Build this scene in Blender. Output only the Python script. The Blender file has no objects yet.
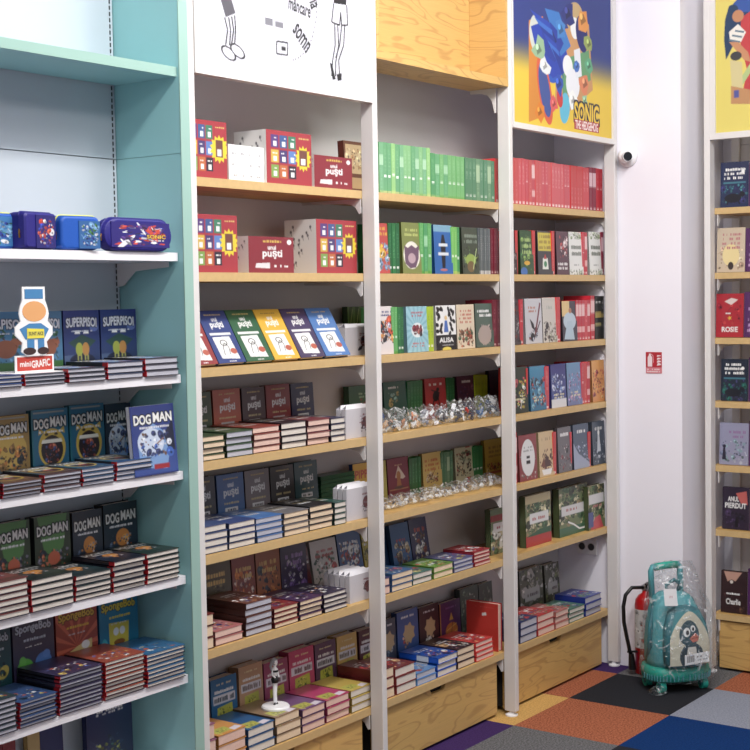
import bpy, bmesh, math, random
import numpy as np
from mathutils import Vector, Matrix
R = math.radians
random.seed(7)
S = bpy.context.scene
COL = S.collection

# ------------------------------------------------------------------ camera, sky, lights, exposure
F = 1406.8
YAW, PITCH, ROLL = R(53.8366), R(3.14097), R(-0.9757)
CAM = np.array([-1.5203, -3.1404, 1.8665])
FW = np.array([math.sin(YAW)*math.cos(PITCH), math.cos(YAW)*math.cos(PITCH), -math.sin(PITCH)])
RT0 = np.array([math.cos(YAW), -math.sin(YAW), 0.0]); UP0 = np.cross(RT0, FW)
RT = RT0*math.cos(ROLL) + UP0*math.sin(ROLL)
UP = -RT0*math.sin(ROLL) + UP0*math.cos(ROLL)
cam_data = bpy.data.cameras.new('camera')
cam_data.sensor_width = 36; cam_data.lens = F/750*36; cam_data.clip_start = .05
cam = bpy.data.objects.new('camera', cam_data); COL.objects.link(cam)
cam.matrix_world = Matrix(((RT[0], UP[0], -FW[0], CAM[0]), (RT[1], UP[1], -FW[1], CAM[1]), (RT[2], UP[2], -FW[2], CAM[2]), (0, 0, 0, 1)))
S.camera = cam

S.view_settings.view_transform = 'Standard'; S.view_settings.look = 'None'
S.view_settings.gamma = 1; S.view_settings.use_curve_mapping = False
S.view_settings.exposure = -0.08
world = bpy.data.worlds.new('shop_light'); S.world = world; world.use_nodes = True
world.node_tree.nodes['Background'].inputs[0].default_value = (.86, .90, 1.0, 1)
world.node_tree.nodes['Background'].inputs[1].default_value = 0.42


def area(name, loc, size, sy, power, color, target):
    l = bpy.data.lights.new(name, 'AREA'); l.shape = 'RECTANGLE'; l.size = size; l.size_y = sy
    l.energy = power; l.color = color
    o = bpy.data.objects.new(name, l); COL.objects.link(o); o.location = loc
    d = Vector(target) - Vector(loc); o.rotation_euler = d.to_track_quat('-Z', 'Y').to_euler()
    return o


def spot(name, loc, target, power, ang, color, blend=.6, r=.05):
    l = bpy.data.lights.new(name, 'SPOT'); l.energy = power; l.spot_size = R(ang); l.spot_blend = blend
    l.color = color; l.shadow_soft_size = r
    o = bpy.data.objects.new(name, l); COL.objects.link(o); o.location = loc
    d = Vector(target) - Vector(loc); o.rotation_euler = d.to_track_quat('-Z', 'Y').to_euler()


HL = 3.88
area('ceiling_and_fill_light', (1.0, -1.45, HL), 1.3, .22, 42, (1, .97, .94), (1.0, 0, 1.0))
area('ceiling_and_fill_light', (3.0, -1.45, HL), 1.3, .22, 38, (1, .97, .94), (3.0, 0, 1.0))
area('ceiling_and_fill_light', (2.5, -1.8, HL), 1.2, .6, 54, (1, .98, .97), (4.7, -.5, .5))
area('ceiling_and_fill_light', (1.6, -1.6, HL), 1.0, .4, 34, (1, .98, .98), (5.2, -.8, 1.6))  # fill light added to brighten the far right unit and the pillar
area('ceiling_and_fill_light', (0.6, -3.2, HL), 1.6, .6, 50, (1, .98, .97), (2.4, 0, .6))
spot('ceiling_spotlight', (2.2, -.75, HL), (2.25, 0, 2.64), 5, 34, (1, .98, .96))
spot('ceiling_spotlight', (3.2, -.7, HL), (3.15, .1, 2.82), 1.2, 34, (1, .93, .80))
spot('ceiling_spotlight', (4.3, -.7, HL), (4.30, 0, 2.66), 6, 40, (1, .98, .94))
spot('ceiling_spotlight', (0.9, -.8, HL), (1.05, .2, 2.9), 7, 50, (1, .98, .96))
spot('added_fill_spot', (0.3, -1.35, 3.5), (5.1, -.72, 1.2), 66, 30, (1, .985, .985), blend=.8, r=.12)  # added fill spot, no real lamp: lifts the far right unit's interior


# pixel / world conversion used to read real positions off the photograph
def at(px, py, X=None, Y=None, Z=None):
    d = FW + RT*(px-375)/F - UP*(py-375)/F
    for i, v in enumerate((X, Y, Z)):
        if v is not None: t = (v-CAM[i])/d[i]
    return CAM + d*t


def wx(px, Y, z):                                  # X of the point at that column, depth Y, height z
    k = (px-375)/F
    b = (Y-CAM[1])*FW[1] + (z-CAM[2])*FW[2]; a = (Y-CAM[1])*RT[1] + (z-CAM[2])*RT[2]
    return CAM[0] + (a-k*b)/(k*FW[0]-RT[0])


def wy(px, X, z):                                  # Y of the point at that column, on the plane X
    k = (px-375)/F
    b = (X-CAM[0])*FW[0] + (z-CAM[2])*FW[2]; a = (X-CAM[0])*RT[0] + (z-CAM[2])*RT[2]
    return CAM[1] + (a-k*b)/(k*FW[1]-RT[1])


def wz(py, X, Y):                                  # height of the point at that row, at X, Y
    k = (375-py)/F
    b = (X-CAM[0])*FW[0] + (Y-CAM[1])*FW[1]; a = (X-CAM[0])*UP[0] + (Y-CAM[1])*UP[1]
    return CAM[2] + (a-k*b)/(k*FW[2]-UP[2])


# ------------------------------------------------------------------ materials
def lin(c):
    return tuple(((v/255/12.92) if v/255 <= .04045 else ((v/255+.055)/1.055)**2.4) for v in c)


def mat(name, col=None, rough=.5, metal=0, bump=0, bscale=200, vary=0, vscale=20, coat=0, spec=.5):
    m = bpy.data.materials.new(name); m.use_nodes = True; nt = m.node_tree; b = nt.nodes['Principled BSDF']
    b.inputs['Roughness'].default_value = rough; b.inputs['Metallic'].default_value = metal
    b.inputs['Coat Weight'].default_value = coat; b.inputs['Coat Roughness'].default_value = .12
    b.inputs['Specular IOR Level'].default_value = spec
    if col: b.inputs['Base Color'].default_value = (*lin(col), 1)
    tc = nt.nodes.new('ShaderNodeTexCoord')
    if vary and col:
        n = nt.nodes.new('ShaderNodeTexNoise'); n.inputs['Scale'].default_value = vscale; n.inputs['Detail'].default_value = 4
        nt.links.new(tc.outputs['Object'], n.inputs['Vector'])
        mx = nt.nodes.new('ShaderNodeMix'); mx.data_type = 'RGBA'
        mx.inputs[6].default_value = (*[v*(1-vary) for v in lin(col)], 1); mx.inputs[7].default_value = (*[min(1, v*(1+vary)) for v in lin(col)], 1)
        nt.links.new(n.outputs['Fac'], mx.inputs[0]); nt.links.new(mx.outputs[2], b.inputs['Base Color'])
    if bump:
        n = nt.nodes.new('ShaderNodeTexNoise'); n.inputs['Scale'].default_value = bscale
        nt.links.new(tc.outputs['Object'], n.inputs['Vector'])
        bp = nt.nodes.new('ShaderNodeBump'); bp.inputs['Strength'].default_value = bump; bp.inputs['Distance'].default_value = .002
        nt.links.new(n.outputs['Fac'], bp.inputs['Height']); nt.links.new(bp.outputs[0], b.inputs['Normal'])
    return m


def print_mat(name, rough=.4, coat=.25):           # reads the ink colour stored on the mesh
    m = mat(name, None, rough, coat=coat); nt = m.node_tree
    a = nt.nodes.new('ShaderNodeAttribute'); a.attribute_name = 'ink'
    nt.links.new(a.outputs['Color'], nt.nodes['Principled BSDF'].inputs['Base Color'])
    return m


def wood_mat(name, axis='X', c1=(212, 172, 106), c2=(192, 151, 92), lines=8, rough=.42):
    m = mat(name, c1, rough); nt = m.node_tree; b = nt.nodes['Principled BSDF']; L = nt.links.new
    tc = nt.nodes.new('ShaderNodeTexCoord'); mp = nt.nodes.new('ShaderNodeMapping')
    mp.inputs['Scale'].default_value = {'X': (2.1, 6, 11.0), 'Z': (9, 6, 2), 'Y': (7, 2.1, 11)}[axis]
    L(tc.outputs['Object'], mp.inputs[0])
    n = nt.nodes.new('ShaderNodeTexNoise'); n.inputs['Scale'].default_value = 1.0; n.inputs['Detail'].default_value = 1.6; n.inputs['Distortion'].default_value = .55
    L(mp.outputs[0], n.inputs['Vector'])
    mu = nt.nodes.new('ShaderNodeMath'); mu.operation = 'MULTIPLY'; mu.inputs[1].default_value = lines*6.283; L(n.outputs['Fac'], mu.inputs[0])
    si = nt.nodes.new('ShaderNodeMath'); si.operation = 'SINE'; L(mu.outputs[0], si.inputs[0])
    r = nt.nodes.new('ShaderNodeValToRGB'); r.color_ramp.elements[0].position = .55; r.color_ramp.elements[1].position = 1.0
    r.color_ramp.elements[0].color = (*lin(c1), 1); r.color_ramp.elements[1].color = (*lin(c2), 1); L(si.outputs[0], r.inputs[0])
    n2 = nt.nodes.new('ShaderNodeTexNoise'); n2.inputs['Scale'].default_value = 3
    mp2 = nt.nodes.new('ShaderNodeMapping'); mp2.inputs['Scale'].default_value = {'X': (3, 60, 90), 'Z': (90, 60, 3), 'Y': (60, 3, 90)}[axis]
    L(tc.outputs['Object'], mp2.inputs[0]); L(mp2.outputs[0], n2.inputs['Vector'])
    mx = nt.nodes.new('ShaderNodeMix'); mx.data_type = 'RGBA'; mx.blend_type = 'MULTIPLY'; mx.inputs[0].default_value = .22
    L(r.outputs[0], mx.inputs[6]); L(n2.outputs['Fac'], mx.inputs[7]); L(mx.outputs[2], b.inputs['Base Color'])
    return m


M = dict(
    ink=print_mat('printed_cover'), paper_ink=print_mat('printed_paper', .6, 0), cloth_ink=print_mat('printed_cloth', .75, 0),
    page=mat('page_edges', (212, 204, 194), .9, vary=.12, vscale=260),
    page_cream=mat('cream_page_edges', (220, 198, 170), .9, vary=.12, vscale=260),
    page_pink=mat('pinkish_page_edges', (218, 186, 172), .9, vary=.12, vscale=260),
    page_grey=mat('grey_page_edges', (178, 178, 188), .9, vary=.12, vscale=260),
    white=mat('white_powder_coat', (216, 213, 211), .45, vary=.02), whiteshelf=mat('white_laminate', (236, 234, 238), .4, vary=.02),
    back=mat('grey_white_back_panel', (206, 202, 202), .6, vary=.03, vscale=6),
    tealback=mat('pale_blue_back_panel', (190, 198, 206), .5, vary=.02, vscale=6),
    teal=mat('teal_laminate', (150, 200, 202), .45, vary=.03, vscale=5), mint=mat('mint_edge', (150, 184, 174), .4, vary=.03, vscale=9),
    seam=mat('dark_seam', (60, 62, 64), .8), wood=wood_mat('oak_veneer'), woodz=wood_mat('oak_veneer_side', 'Y'),
    edge=mat('oak_edge_band', (198, 168, 118), .45, vary=.10, vscale=60),
    wall=mat('painted_wall', (236, 234, 242), .7, vary=.02, vscale=2, bump=.1), ceil=mat('ceiling_paint', (235, 235, 235), .8),
    black=mat('black_plastic', (18, 18, 20), .35), red=mat('red_enamel', (176, 20, 26), .28, coat=.5), white_pl=mat('white_plastic', (238, 238, 240), .35),
    steel=mat('steel', (170, 170, 172), .3, 1), dark=mat('painted_drawer_shade', (26, 24, 24), .9),  # the dark one is near-black colour painting the shade inside drawers
    bagteal=mat('teal_nylon', (84, 158, 166), .6, vary=.10, vscale=30, bump=.3, bscale=60), bagdark=mat('dark_teal_nylon', (44, 108, 118), .6, bump=.3, bscale=80),
    bagbright=mat('turquoise_moulded_base', (36, 160, 142), .45, vary=.05), label=mat('label_paper', (240, 240, 240), .6),
    lens=mat('glossy_lens', (8, 8, 12), .08, coat=1), yellowzip=mat('yellow_zip', (225, 225, 70), .5),
    navy=mat('navy_polyester', (34, 28, 120), .5, bump=.2), blue=mat('blue_polyester', (24, 84, 178), .5, bump=.2), gold=mat('brass', (190, 140, 60), .3, 1),
)


def film_mat(name, tint, rough, opac, sc=22, lo=.58, hi_=.72):
    m = bpy.data.materials.new(name); m.use_nodes = True; nt = m.node_tree; L = nt.links.new
    out = nt.nodes['Material Output']; nt.nodes.remove(nt.nodes['Principled BSDF'])
    t = nt.nodes.new('ShaderNodeBsdfTransparent'); t.inputs[0].default_value = (*tint, 1)
    g = nt.nodes.new('ShaderNodeBsdfGlossy'); g.inputs['Roughness'].default_value = rough; g.inputs[0].default_value = (1, 1, 1, 1)
    d = nt.nodes.new('ShaderNodeBsdfDiffuse'); d.inputs[0].default_value = (.85, .9, .92, 1)
    fr = nt.nodes.new('ShaderNodeFresnel'); fr.inputs[0].default_value = 1.5
    n = nt.nodes.new('ShaderNodeTexNoise'); n.inputs['Scale'].default_value = sc; n.inputs['Detail'].default_value = 3; n.inputs['Distortion'].default_value = 1.5
    tc = nt.nodes.new('ShaderNodeTexCoord'); L(tc.outputs['Object'], n.inputs['Vector'])
    bp = nt.nodes.new('ShaderNodeBump'); bp.inputs['Strength'].default_value = 1; bp.inputs['Distance'].default_value = .02; L(n.outputs['Fac'], bp.inputs['Height'])
    L(bp.outputs[0], g.inputs['Normal']); fr = nt.nodes.new('ShaderNodeLayerWeight'); fr.inputs[0].default_value = .25; L(bp.outputs[0], fr.inputs['Normal']); fm = nt.nodes.new('ShaderNodeMath'); fm.operation = 'MULTIPLY_ADD'; fm.inputs[1].default_value = .28; fm.inputs[2].default_value = .04; L(fr.outputs['Facing'], fm.inputs[0])
    r = nt.nodes.new('ShaderNodeMapRange'); r.inputs['From Min'].default_value = lo; r.inputs['From Max'].default_value = hi_; r.inputs['To Max'].default_value = opac
    L(n.outputs['Fac'], r.inputs['Value'])
    m1 = nt.nodes.new('ShaderNodeMixShader'); L(r.outputs[0], m1.inputs[0]); L(t.outputs[0], m1.inputs[1]); L(d.outputs[0], m1.inputs[2])
    m2 = nt.nodes.new('ShaderNodeMixShader'); L(fm.outputs[0], m2.inputs[0]); L(m1.outputs[0], m2.inputs[1]); L(g.outputs[0], m2.inputs[2])
    L(m2.outputs[0], out.inputs[0]); return m


M['film'] = film_mat('clear_plastic_film', (.95, .97, .98), .15, .55)
M['film_bag'] = film_mat('clear_bag_plastic', (.95, .96, .97), .4, .42, 34, .52, .66)


# ------------------------------------------------------------------ mesh helpers
class MB:
    def __init__(s): s.v = []; s.f = []; s.c = []

    def add(s, vs, fs, col=None):
        o = len(s.v); s.v += [tuple(v) for v in vs]
        for f in fs: s.f.append(tuple(o+i for i in f)); s.c.append(col)
        return s

    def box(s, x0, x1, y0, y1, z0, z1, col=None, skip=()):
        vs = [(x0, y0, z0), (x1, y0, z0), (x1, y1, z0), (x0, y1, z0), (x0, y0, z1), (x1, y0, z1), (x1, y1, z1), (x0, y1, z1)]
        fs = dict(b=(0, 3, 2, 1), t=(4, 5, 6, 7), f=(0, 1, 5, 4), k=(2, 3, 7, 6), l=(3, 0, 4, 7), r=(1, 2, 6, 5))
        return s.add(vs, [f for k, f in fs.items() if k not in skip], col)

    def tube(s, pts, rad, n=10, caps=True, sq=1, col=None):
        pts = [Vector(p) for p in pts]; rs = rad if isinstance(rad, (list, tuple)) else [rad]*len(pts)
        o = []; up = Vector((0, 0, 1))
        d0 = (pts[1]-pts[0]).normalized()
        if abs(d0.z) > .9: up = Vector((1, 0, 0))
        a = d0.cross(up).normalized()
        for i, p in enumerate(pts):
            d = (pts[min(i+1, len(pts)-1)]-pts[max(i-1, 0)]).normalized()
            a = (a-d*a.dot(d)).normalized(); b = d.cross(a)
            for k in range(n):
                t = 2*math.pi*k/n; o.append(p+a*math.cos(t)*rs[i]+b*math.sin(t)*rs[i]*sq)
        fs = [(i*n+k, i*n+(k+1) % n, (i+1)*n+(k+1) % n, (i+1)*n+k) for i in range(len(pts)-1) for k in range(n)]
        if caps: fs += [tuple(range(n))[::-1], tuple((len(pts)-1)*n+k for k in range(n))]
        return s.add(o, fs, col)

    def lathe(s, prof, c=(0, 0, 0), n=24, axis='Z', col=None):
        o = []
        for r, z in prof:
            for k in range(n):
                t = 2*math.pi*k/n; x, y = r*math.cos(t), r*math.sin(t)
                p = (x, y, z) if axis == 'Z' else ((z, x, y) if axis == 'X' else (x, z, y))
                o.append((p[0]+c[0], p[1]+c[1], p[2]+c[2]))
        m = len(prof)
        fs = [(i*n+k, i*n+(k+1) % n, (i+1)*n+(k+1) % n, (i+1)*n+k) for i in range(m-1) for k in range(n)]
        fs += [tuple(range(n))[::-1], tuple((m-1)*n+k for k in range(n))]
        return s.add(o, fs, col)

    def prism(s, poly, a0, a1, plane='XZ', col=None):    # poly extruded along the missing axis
        def P(u, v, w): return {'XZ': (u, w, v), 'YZ': (w, u, v), 'XY': (u, v, w)}[plane]
        n = len(poly)
        vs = [P(u, v, a0) for u, v in poly]+[P(u, v, a1) for u, v in poly]
        return s.add(vs, [tuple(range(n)), tuple(range(2*n-1, n-1, -1))]+[(i, i+n, (i+1) % n+n, (i+1) % n) for i in range(n)], col)

    def grid(s, img, P):                                 # img[row, col, rgb] linear, row 0 at the bottom; P(u, v) -> point
        ny, nx = img.shape[:2]; o = len(s.v)
        for j in range(ny+1):
            for i in range(nx+1): s.v.append(tuple(P(i/nx, j/ny)))
        w = nx+1
        for j in range(ny):
            for i in range(nx):
                s.f.append((o+j*w+i, o+j*w+i+1, o+(j+1)*w+i+1, o+(j+1)*w+i)); s.c.append(tuple(img[j, i]))
        return s

    def mesh(s, name, m, smooth=False, bevel=0):
        me = bpy.data.meshes.new(name); me.from_pydata(s.v, [], s.f)
        if any(c is not None for c in s.c):
            at_ = me.color_attributes.new('ink', 'FLOAT_COLOR', 'CORNER')
            n = np.array([len(f) for f in s.f]); c = np.array([(*(c or (.5, .5, .5)), 1) for c in s.c], np.float32)
            at_.data.foreach_set('color', np.repeat(c, n, 0).ravel())
        for mm in (m if isinstance(m, list) else [m]): me.materials.append(mm)
        if smooth: me.polygons.foreach_set('use_smooth', [True]*len(me.polygons))
        me.update(); return me

    def build(s, name, m, parent=None, smooth=False, bevel=0, fix=False):
        me = s.mesh(name, m, smooth)
        if fix:
            b = bmesh.new(); b.from_mesh(me); bmesh.ops.recalc_face_normals(b, faces=b.faces); b.to_mesh(me); b.free()
        o = bpy.data.objects.new(name, me); COL.objects.link(o)
        if parent: o.parent = parent
        if bevel:
            md = o.modifiers.new('bevel', 'BEVEL'); md.width = bevel; md.segments = 2; md.limit_method = 'ANGLE'
        return o


LABELS = {}


def tag(o, label, cat, group=None, kind=None):
    if label:
        n = len(label.split())
        if not 4 <= n <= 16: print('LABEL LENGTH', n, label)
        if label in LABELS: print('DUPLICATE LABEL', label)
        LABELS[label] = 1; o['label'] = label
    if cat: o['category'] = cat
    if group: o['group'] = group
    if kind: o['kind'] = kind
    return o


def struct(name, mb, m, **k):
    o = mb.build(name, m, **k); o['kind'] = 'structure'; return o


def empty(name, loc=(0, 0, 0), rz=0, rx=0):
    o = bpy.data.objects.new(name, None); COL.objects.link(o); o.location = loc; o.rotation_euler = (rx, 0, rz); o.empty_display_size = .05
    return o


def copy_tree(o, loc, rot=None):
    c = o.copy(); COL.objects.link(c); c.location = loc
    if rot is not None: c.rotation_euler = rot
    for ch in o.children:
        d = ch.copy(); COL.objects.link(d); d.parent = c
        for g in ch.children:
            e = g.copy(); COL.objects.link(e); e.parent = d
    return c


# ------------------------------------------------------------------ printed artwork, drawn in Python and stored as mesh colours
_TX = {}


def text_tris(s):
    if s not in _TX:
        cu = bpy.data.curves.new('t', 'FONT'); cu.body = s; cu.offset = .028; cu.resolution_u = 3
        ob = bpy.data.objects.new('t', cu); COL.objects.link(ob)
        bpy.context.view_layer.update(); dg = bpy.context.evaluated_depsgraph_get()
        me = ob.evaluated_get(dg).to_mesh(); me.calc_loop_triangles()
        v = np.array([p.co[:2] for p in me.vertices]); t = np.array([l.vertices[:] for l in me.loop_triangles])
        mn, mx = v.min(0), v.max(0); tr = ((v-mn)/(mx-mn))[t]
        bpy.data.objects.remove(ob); bpy.data.curves.remove(cu); _TX[s] = tr
    return _TX[s]


class Art:
    def __init__(s, w, h, bg=(255, 255, 255), cell=.003, bg2=None, ss=3):
        s.nx = max(1, round(w/cell)); s.ny = max(2, round(h/cell)); s.ss = ss
        s.W, s.H = s.nx*ss, s.ny*ss; s.a = np.zeros((s.H, s.W, 3), np.float32); s.asp = w/h
        t = np.linspace(0, 1, s.H)[:, None, None]
        s.a[:] = np.array(bg, np.float32) if bg2 is None else np.array(bg)*(1-t)+np.array(bg2)*t
        y, x = np.mgrid[0:s.H, 0:s.W]; s.u = (x+.5)/s.W; s.v = (y+.5)/s.H

    def _box(s, u0, u1, v0, v1):
        return (slice(max(0, int(v0*s.H)-1), min(s.H, int(v1*s.H)+2)), slice(max(0, int(u0*s.W)-1), min(s.W, int(u1*s.W)+2)))

    def rect(s, u0, v0, u1, v1, c):
        s.a[max(0, round(v0*s.H)):max(0, round(v1*s.H)), max(0, round(u0*s.W)):max(0, round(u1*s.W))] = c; return s

    def ell(s, cu, cv, ru, rv, c, rot=0, ring=None):
        R_ = max(ru, rv*3)*1.5; b = s._box(cu-max(ru, rv/s.asp)*1.1, cu+max(ru, rv/s.asp)*1.1, cv-max(rv, ru*s.asp)*1.1, cv+max(rv, ru*s.asp)*1.1)
        U = (s.u[b]-cu)*s.asp; V = s.v[b]-cv; ct, st = math.cos(rot), math.sin(rot)
        d = ((U*ct+V*st)/(ru*s.asp))**2+((-U*st+V*ct)/rv)**2
        m = d <= 1
        if ring: m &= d >= (1-ring)**2
        s.a[b][m] = c; return s

    def poly(s, pts, c):
        P = np.array(pts, float); b = s._box(P[:, 0].min(), P[:, 0].max(), P[:, 1].min(), P[:, 1].max())
        U, V = s.u[b], s.v[b]; ins = np.zeros(U.shape, bool)
        for i in range(len(P)):
            (x1, y1), (x2, y2) = P[i], P[i-1]
            if y1 == y2: continue
            ins ^= ((y1 > V) != (y2 > V)) & (U < (x2-x1)*(V-y1)/(y2-y1)+x1)
        s.a[b][ins] = c; return s

    def line(s, pts, w, c):                              # w in units of v
        for (x1, y1), (x2, y2) in zip(pts[:-1], pts[1:]):
            dx, dy = (x2-x1)*s.asp, y2-y1; l = math.hypot(dx, dy) or 1; nx, ny = -dy/l*w/2, dx/l*w/2
            s.poly([(x1+nx/s.asp, y1+ny), (x2+nx/s.asp, y2+ny), (x2-nx/s.asp, y2-ny), (x1-nx/s.asp, y1-ny)], c)
        return s

    def star(s, cu, cv, r, n, c, inner=.75):
        return s.poly([(cu+math.cos(math.pi*i/n)*r*(1 if i % 2 else inner)/s.asp, cv+math.sin(math.pi*i/n)*r*(1 if i % 2 else inner)) for i in range(2*n)], c)

    def text(s, t, u0, v0, u1, v1, c, out=None, o=.012, rot=0, vert=False, arch=0):
        T = text_tris(t).copy()
        if vert: T = np.stack([T[..., 1], 1-T[..., 0]], -1)
        if arch: T[..., 1] += arch*(1-(2*T[..., 0]-1)**2)
        cu, cv = (u0+u1)/2, (v0+v1)/2
        U = (T[..., 0]-.5)*(u1-u0)*s.asp; V = (T[..., 1]-.5)*(v1-v0)
        T = np.stack([cu+(U*math.cos(rot)-V*math.sin(rot))/s.asp, cv+U*math.sin(rot)+V*math.cos(rot)], -1)
        offs = [((a*o/s.asp, b*o), out) for a, b in ((1, 0), (-1, 0), (0, 1), (0, -1), (1, -1), (-1, -1), (1, 1), (-1, 1))] if out else []
        for (du, dv), cc in offs+[((0, 0), c)]:
            for tr in T:
                a, b_, c_ = tr+np.array((du, dv))
                mn = tr.min(0)+(du, dv); mx = tr.max(0)+(du, dv); b = s._box(mn[0], mx[0], mn[1], mx[1])
                u, v = s.u[b], s.v[b]
                if u.size == 0: continue
                e = [(q[0]-p[0])*(v-p[1])-(q[1]-p[1])*(u-p[0]) for p, q in ((a, b_), (b_, c_), (c_, a))]
                m = ((e[0] >= 0) & (e[1] >= 0) & (e[2] >= 0)) | ((e[0] <= 0) & (e[1] <= 0) & (e[2] <= 0))
                s.a[b][m] = cc
        return s

    def blobs(s, seed, pal, n=12, reg=(.1, .1, .9, .6), big=.16):
        r = random.Random(seed)
        if n > 3:
            for i in range(n*5):
                cu = r.uniform(reg[0], reg[2]); cv = r.uniform(reg[1], reg[3]); z = big*r.uniform(.12, .4); c = r.choice(pal); kk = r.uniform(.6, 1.15); c = tuple(min(255, v*kk) for v in c)
                s.poly([(cu+math.cos(a)*z*r.uniform(.4, 1.3), cv+math.sin(a)*z*r.uniform(.3, .9)) for a in (0, 1.1, 2.2, 3.4, 4.6, 5.5)], c)
        for i in range(n):
            cu = r.uniform(reg[0], reg[2]); cv = r.uniform(reg[1], reg[3]); z = big*r.uniform(.3, .9)*(1-.4*i/n); c = r.choice(pal)
            k = r.random()
            if k < .55: s.ell(cu, cv, z*1.1, z*r.uniform(.4, .9), c, r.uniform(-1, 1))
            elif k < .8: s.poly([(cu+math.cos(a)*z*r.uniform(.5, 1.2), cv+math.sin(a)*z*r.uniform(.4, .9)) for a in (0, 1.2, 2.3, 3.4, 4.5, 5.5)], c)
            else: s.line([(cu, cv), (cu+r.uniform(-.2, .2), cv+r.uniform(-.15, .15))], .02, c)
            d = tuple(v*.55 for v in c); L_ = tuple(min(255, v*1.25+12) for v in c)
            s.ell(cu+z*.3, cv-z*.2, z*.35, z*.25, d, r.uniform(-1, 1)); s.ell(cu-z*.3, cv+z*.2, z*.3, z*.2, L_, r.uniform(-1, 1))
        return s

    def scrib(s, seed, u0, v0, u1, v1, c, rows=1, dens=.75):   # lettering too small to read
        r = random.Random(seed); h = (v1-v0)/rows
        for k in range(rows):
            x = u0+r.uniform(0, .06)
            while x < u1-.02:
                w = r.uniform(.03, .08)
                if r.random() < dens:
                    y0 = v0+k*h+h*.18; s.rect(x, y0, min(x+w*.75, u1), y0+h*.64*r.uniform(.75, 1), c)
                x += w
        return s

    def up(s, k):
        s.a = np.roll(s.a, int(k*s.H), 0); return s

    def img(s):
        g = s.a.mean(-1, keepdims=True); a = np.clip(g+(s.a-g)*.86, 0, 255)/255.*.94; a = np.where(a <= .04045, a/12.92, ((a+.055)/1.055)**2.4)
        return a.reshape(s.ny, s.ss, s.nx, s.ss, 3).mean((1, 3))


# ------------------------------------------------------------------ books
def darker(c, k): return tuple(v*k for v in c)


def make_book(w, h, t, art, spine, back=None, page='page', name='book', inset=.004, board=.0023):
    """root at the middle of the foot; front cover faces -Y, spine on the -X side. spine = list of (upper fraction, colour)"""
    root = empty(name)
    back = lin(back or spine[-1][1]); b = MB(); x0, x1, y0, y1 = -w/2, w/2, -t/2, t/2
    fr = lin(tuple(art.a[art.H//2, -2]))
    b.box(x0, x1, y0, y0+board, 0, h, fr, skip='f')
    b.grid(art.img(), lambda u, v: (x0+u*w, y0, v*h))
    b.box(x0, x1, y1-board, y1, 0, h, back)
    v0 = 0
    for fx, c in spine:
        b.add([(x0, y1, v0*h), (x0, y0, v0*h), (x0, y0, fx*h), (x0, y1, fx*h)], [(0, 1, 2, 3)], lin(c))
        b.add([(x0+.002, y1, v0*h), (x0+.002, y0, v0*h), (x0+.002, y0, fx*h), (x0+.002, y1, fx*h)], [(3, 2, 1, 0)], lin(c)); v0 = fx
    b.add([(x0, y0, 0), (x0+.002, y0, 0), (x0+.002, y1, 0), (x0, y1, 0)], [(3, 2, 1, 0)], lin(spine[0][1]))
    b.add([(x0, y0, h), (x0+.002, y0, h), (x0+.002, y1, h), (x0, y1, h)], [(0, 1, 2, 3)], lin(spine[-1][1]))
    b.build('cover', M['ink'], root)
    MB().box(x0+.0025, x1-inset, y0+board, y1-board, inset*.6, h-inset).build('page_block', M[page], root)
    return root


SP = {}


def spine_book(key, t, h, d, cols, marks=None, page='page'):
    """one upright book seen spine first (facing -Y), a single mesh"""
    k = (key, round(t, 4), round(h, 3))
    if k not in SP:
        a = Art(t, h, cols[0], cell=max(t/5, .004))
        for v0, v1, c in cols[1:]: a.rect(.2 if 0 < v1-v0 < .08 and v0 > 0 else 0, v0, .8 if 0 < v1-v0 < .08 and v0 > 0 else 1, v1, c)
        if marks: a.scrib(sum(map(ord, key)) % 97, .3, marks[0], .7, marks[1], marks[2], rows=max(3, int((marks[1]-marks[0])*26)), dens=.9)
        b = MB(); b.grid(a.img(), lambda u, v: (-t/2+u*t, 0, v*h))
        side = lin(cols[0]); b.box(-t/2, t/2, 0, d, 0, h, side, skip='ft')
        b.add([(-t/2+.001, .003, h-.003), (t/2-.001, .003, h-.003), (t/2-.001, d, h-.003), (-t/2+.001, d, h-.003)], [(0, 1, 2, 3)], lin((225, 220, 205)))
        SP[k] = b.mesh('book_spine_out', M['ink'])
    return SP[k]


ORD = ['zeroth', 'first', 'second', 'third', 'fourth', 'fifth', 'sixth', 'seventh', 'eighth', 'ninth', 'tenth', 'eleventh', 'twelfth']


def ordw(n):
    if n < len(ORD): return ORD[n]
    return f"{n}{'th' if 10 <= n % 100 <= 20 else {1:'st', 2:'nd', 3:'rd'}.get(n % 10, 'th')}"


UNIT = dict(V='teal unit', S='left white bay', T='middle white bay', U='right white bay', R='far right unit')
ZW = [None, 2.273, 1.960, 1.643, 1.332, 1.018, .700, .284]
ZV = [None, 2.606, 2.021, 1.632, 1.321, .982, .658, .35]


def shelf_z(u, n): return ZV[n] if u == 'V' else ZW[n]


def where(u, n): return f"{ordw(n)} shelf, {UNIT[u]}"


def place_standing(u, n, px0, px1, pyt, art_fn, look, spine, t=.028, Y=.285, tilt=4, page='page', cat='book', rz=0, group=None, lift=0, name='book'):
    z = shelf_z(u, n)+lift
    x0, x1 = wx(px0, Y, z), wx(px1, Y, z)
    if u == 'V': x1 = min(x1, 1.747); x0 = min(x0, x1-.05)
    if u == 'U': x1 = min(x1, 4.835)
    w = x1-x0; xm = (x0+x1)/2
    h = (wz(pyt, x0, Y+.01)-z)/math.cos(R(tilt)); h = max(.08, h)
    o = make_book(w-.002, h, t, art_fn(w, h), spine, page=page, name=name)
    o.location = (xm, Y, z+t/2*math.sin(R(tilt))+.0006); o.rotation_euler = (-R(tilt), 0, R(rz))
    tag(o, f"{look}, {where(u, n)}", cat, group)
    return o


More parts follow.
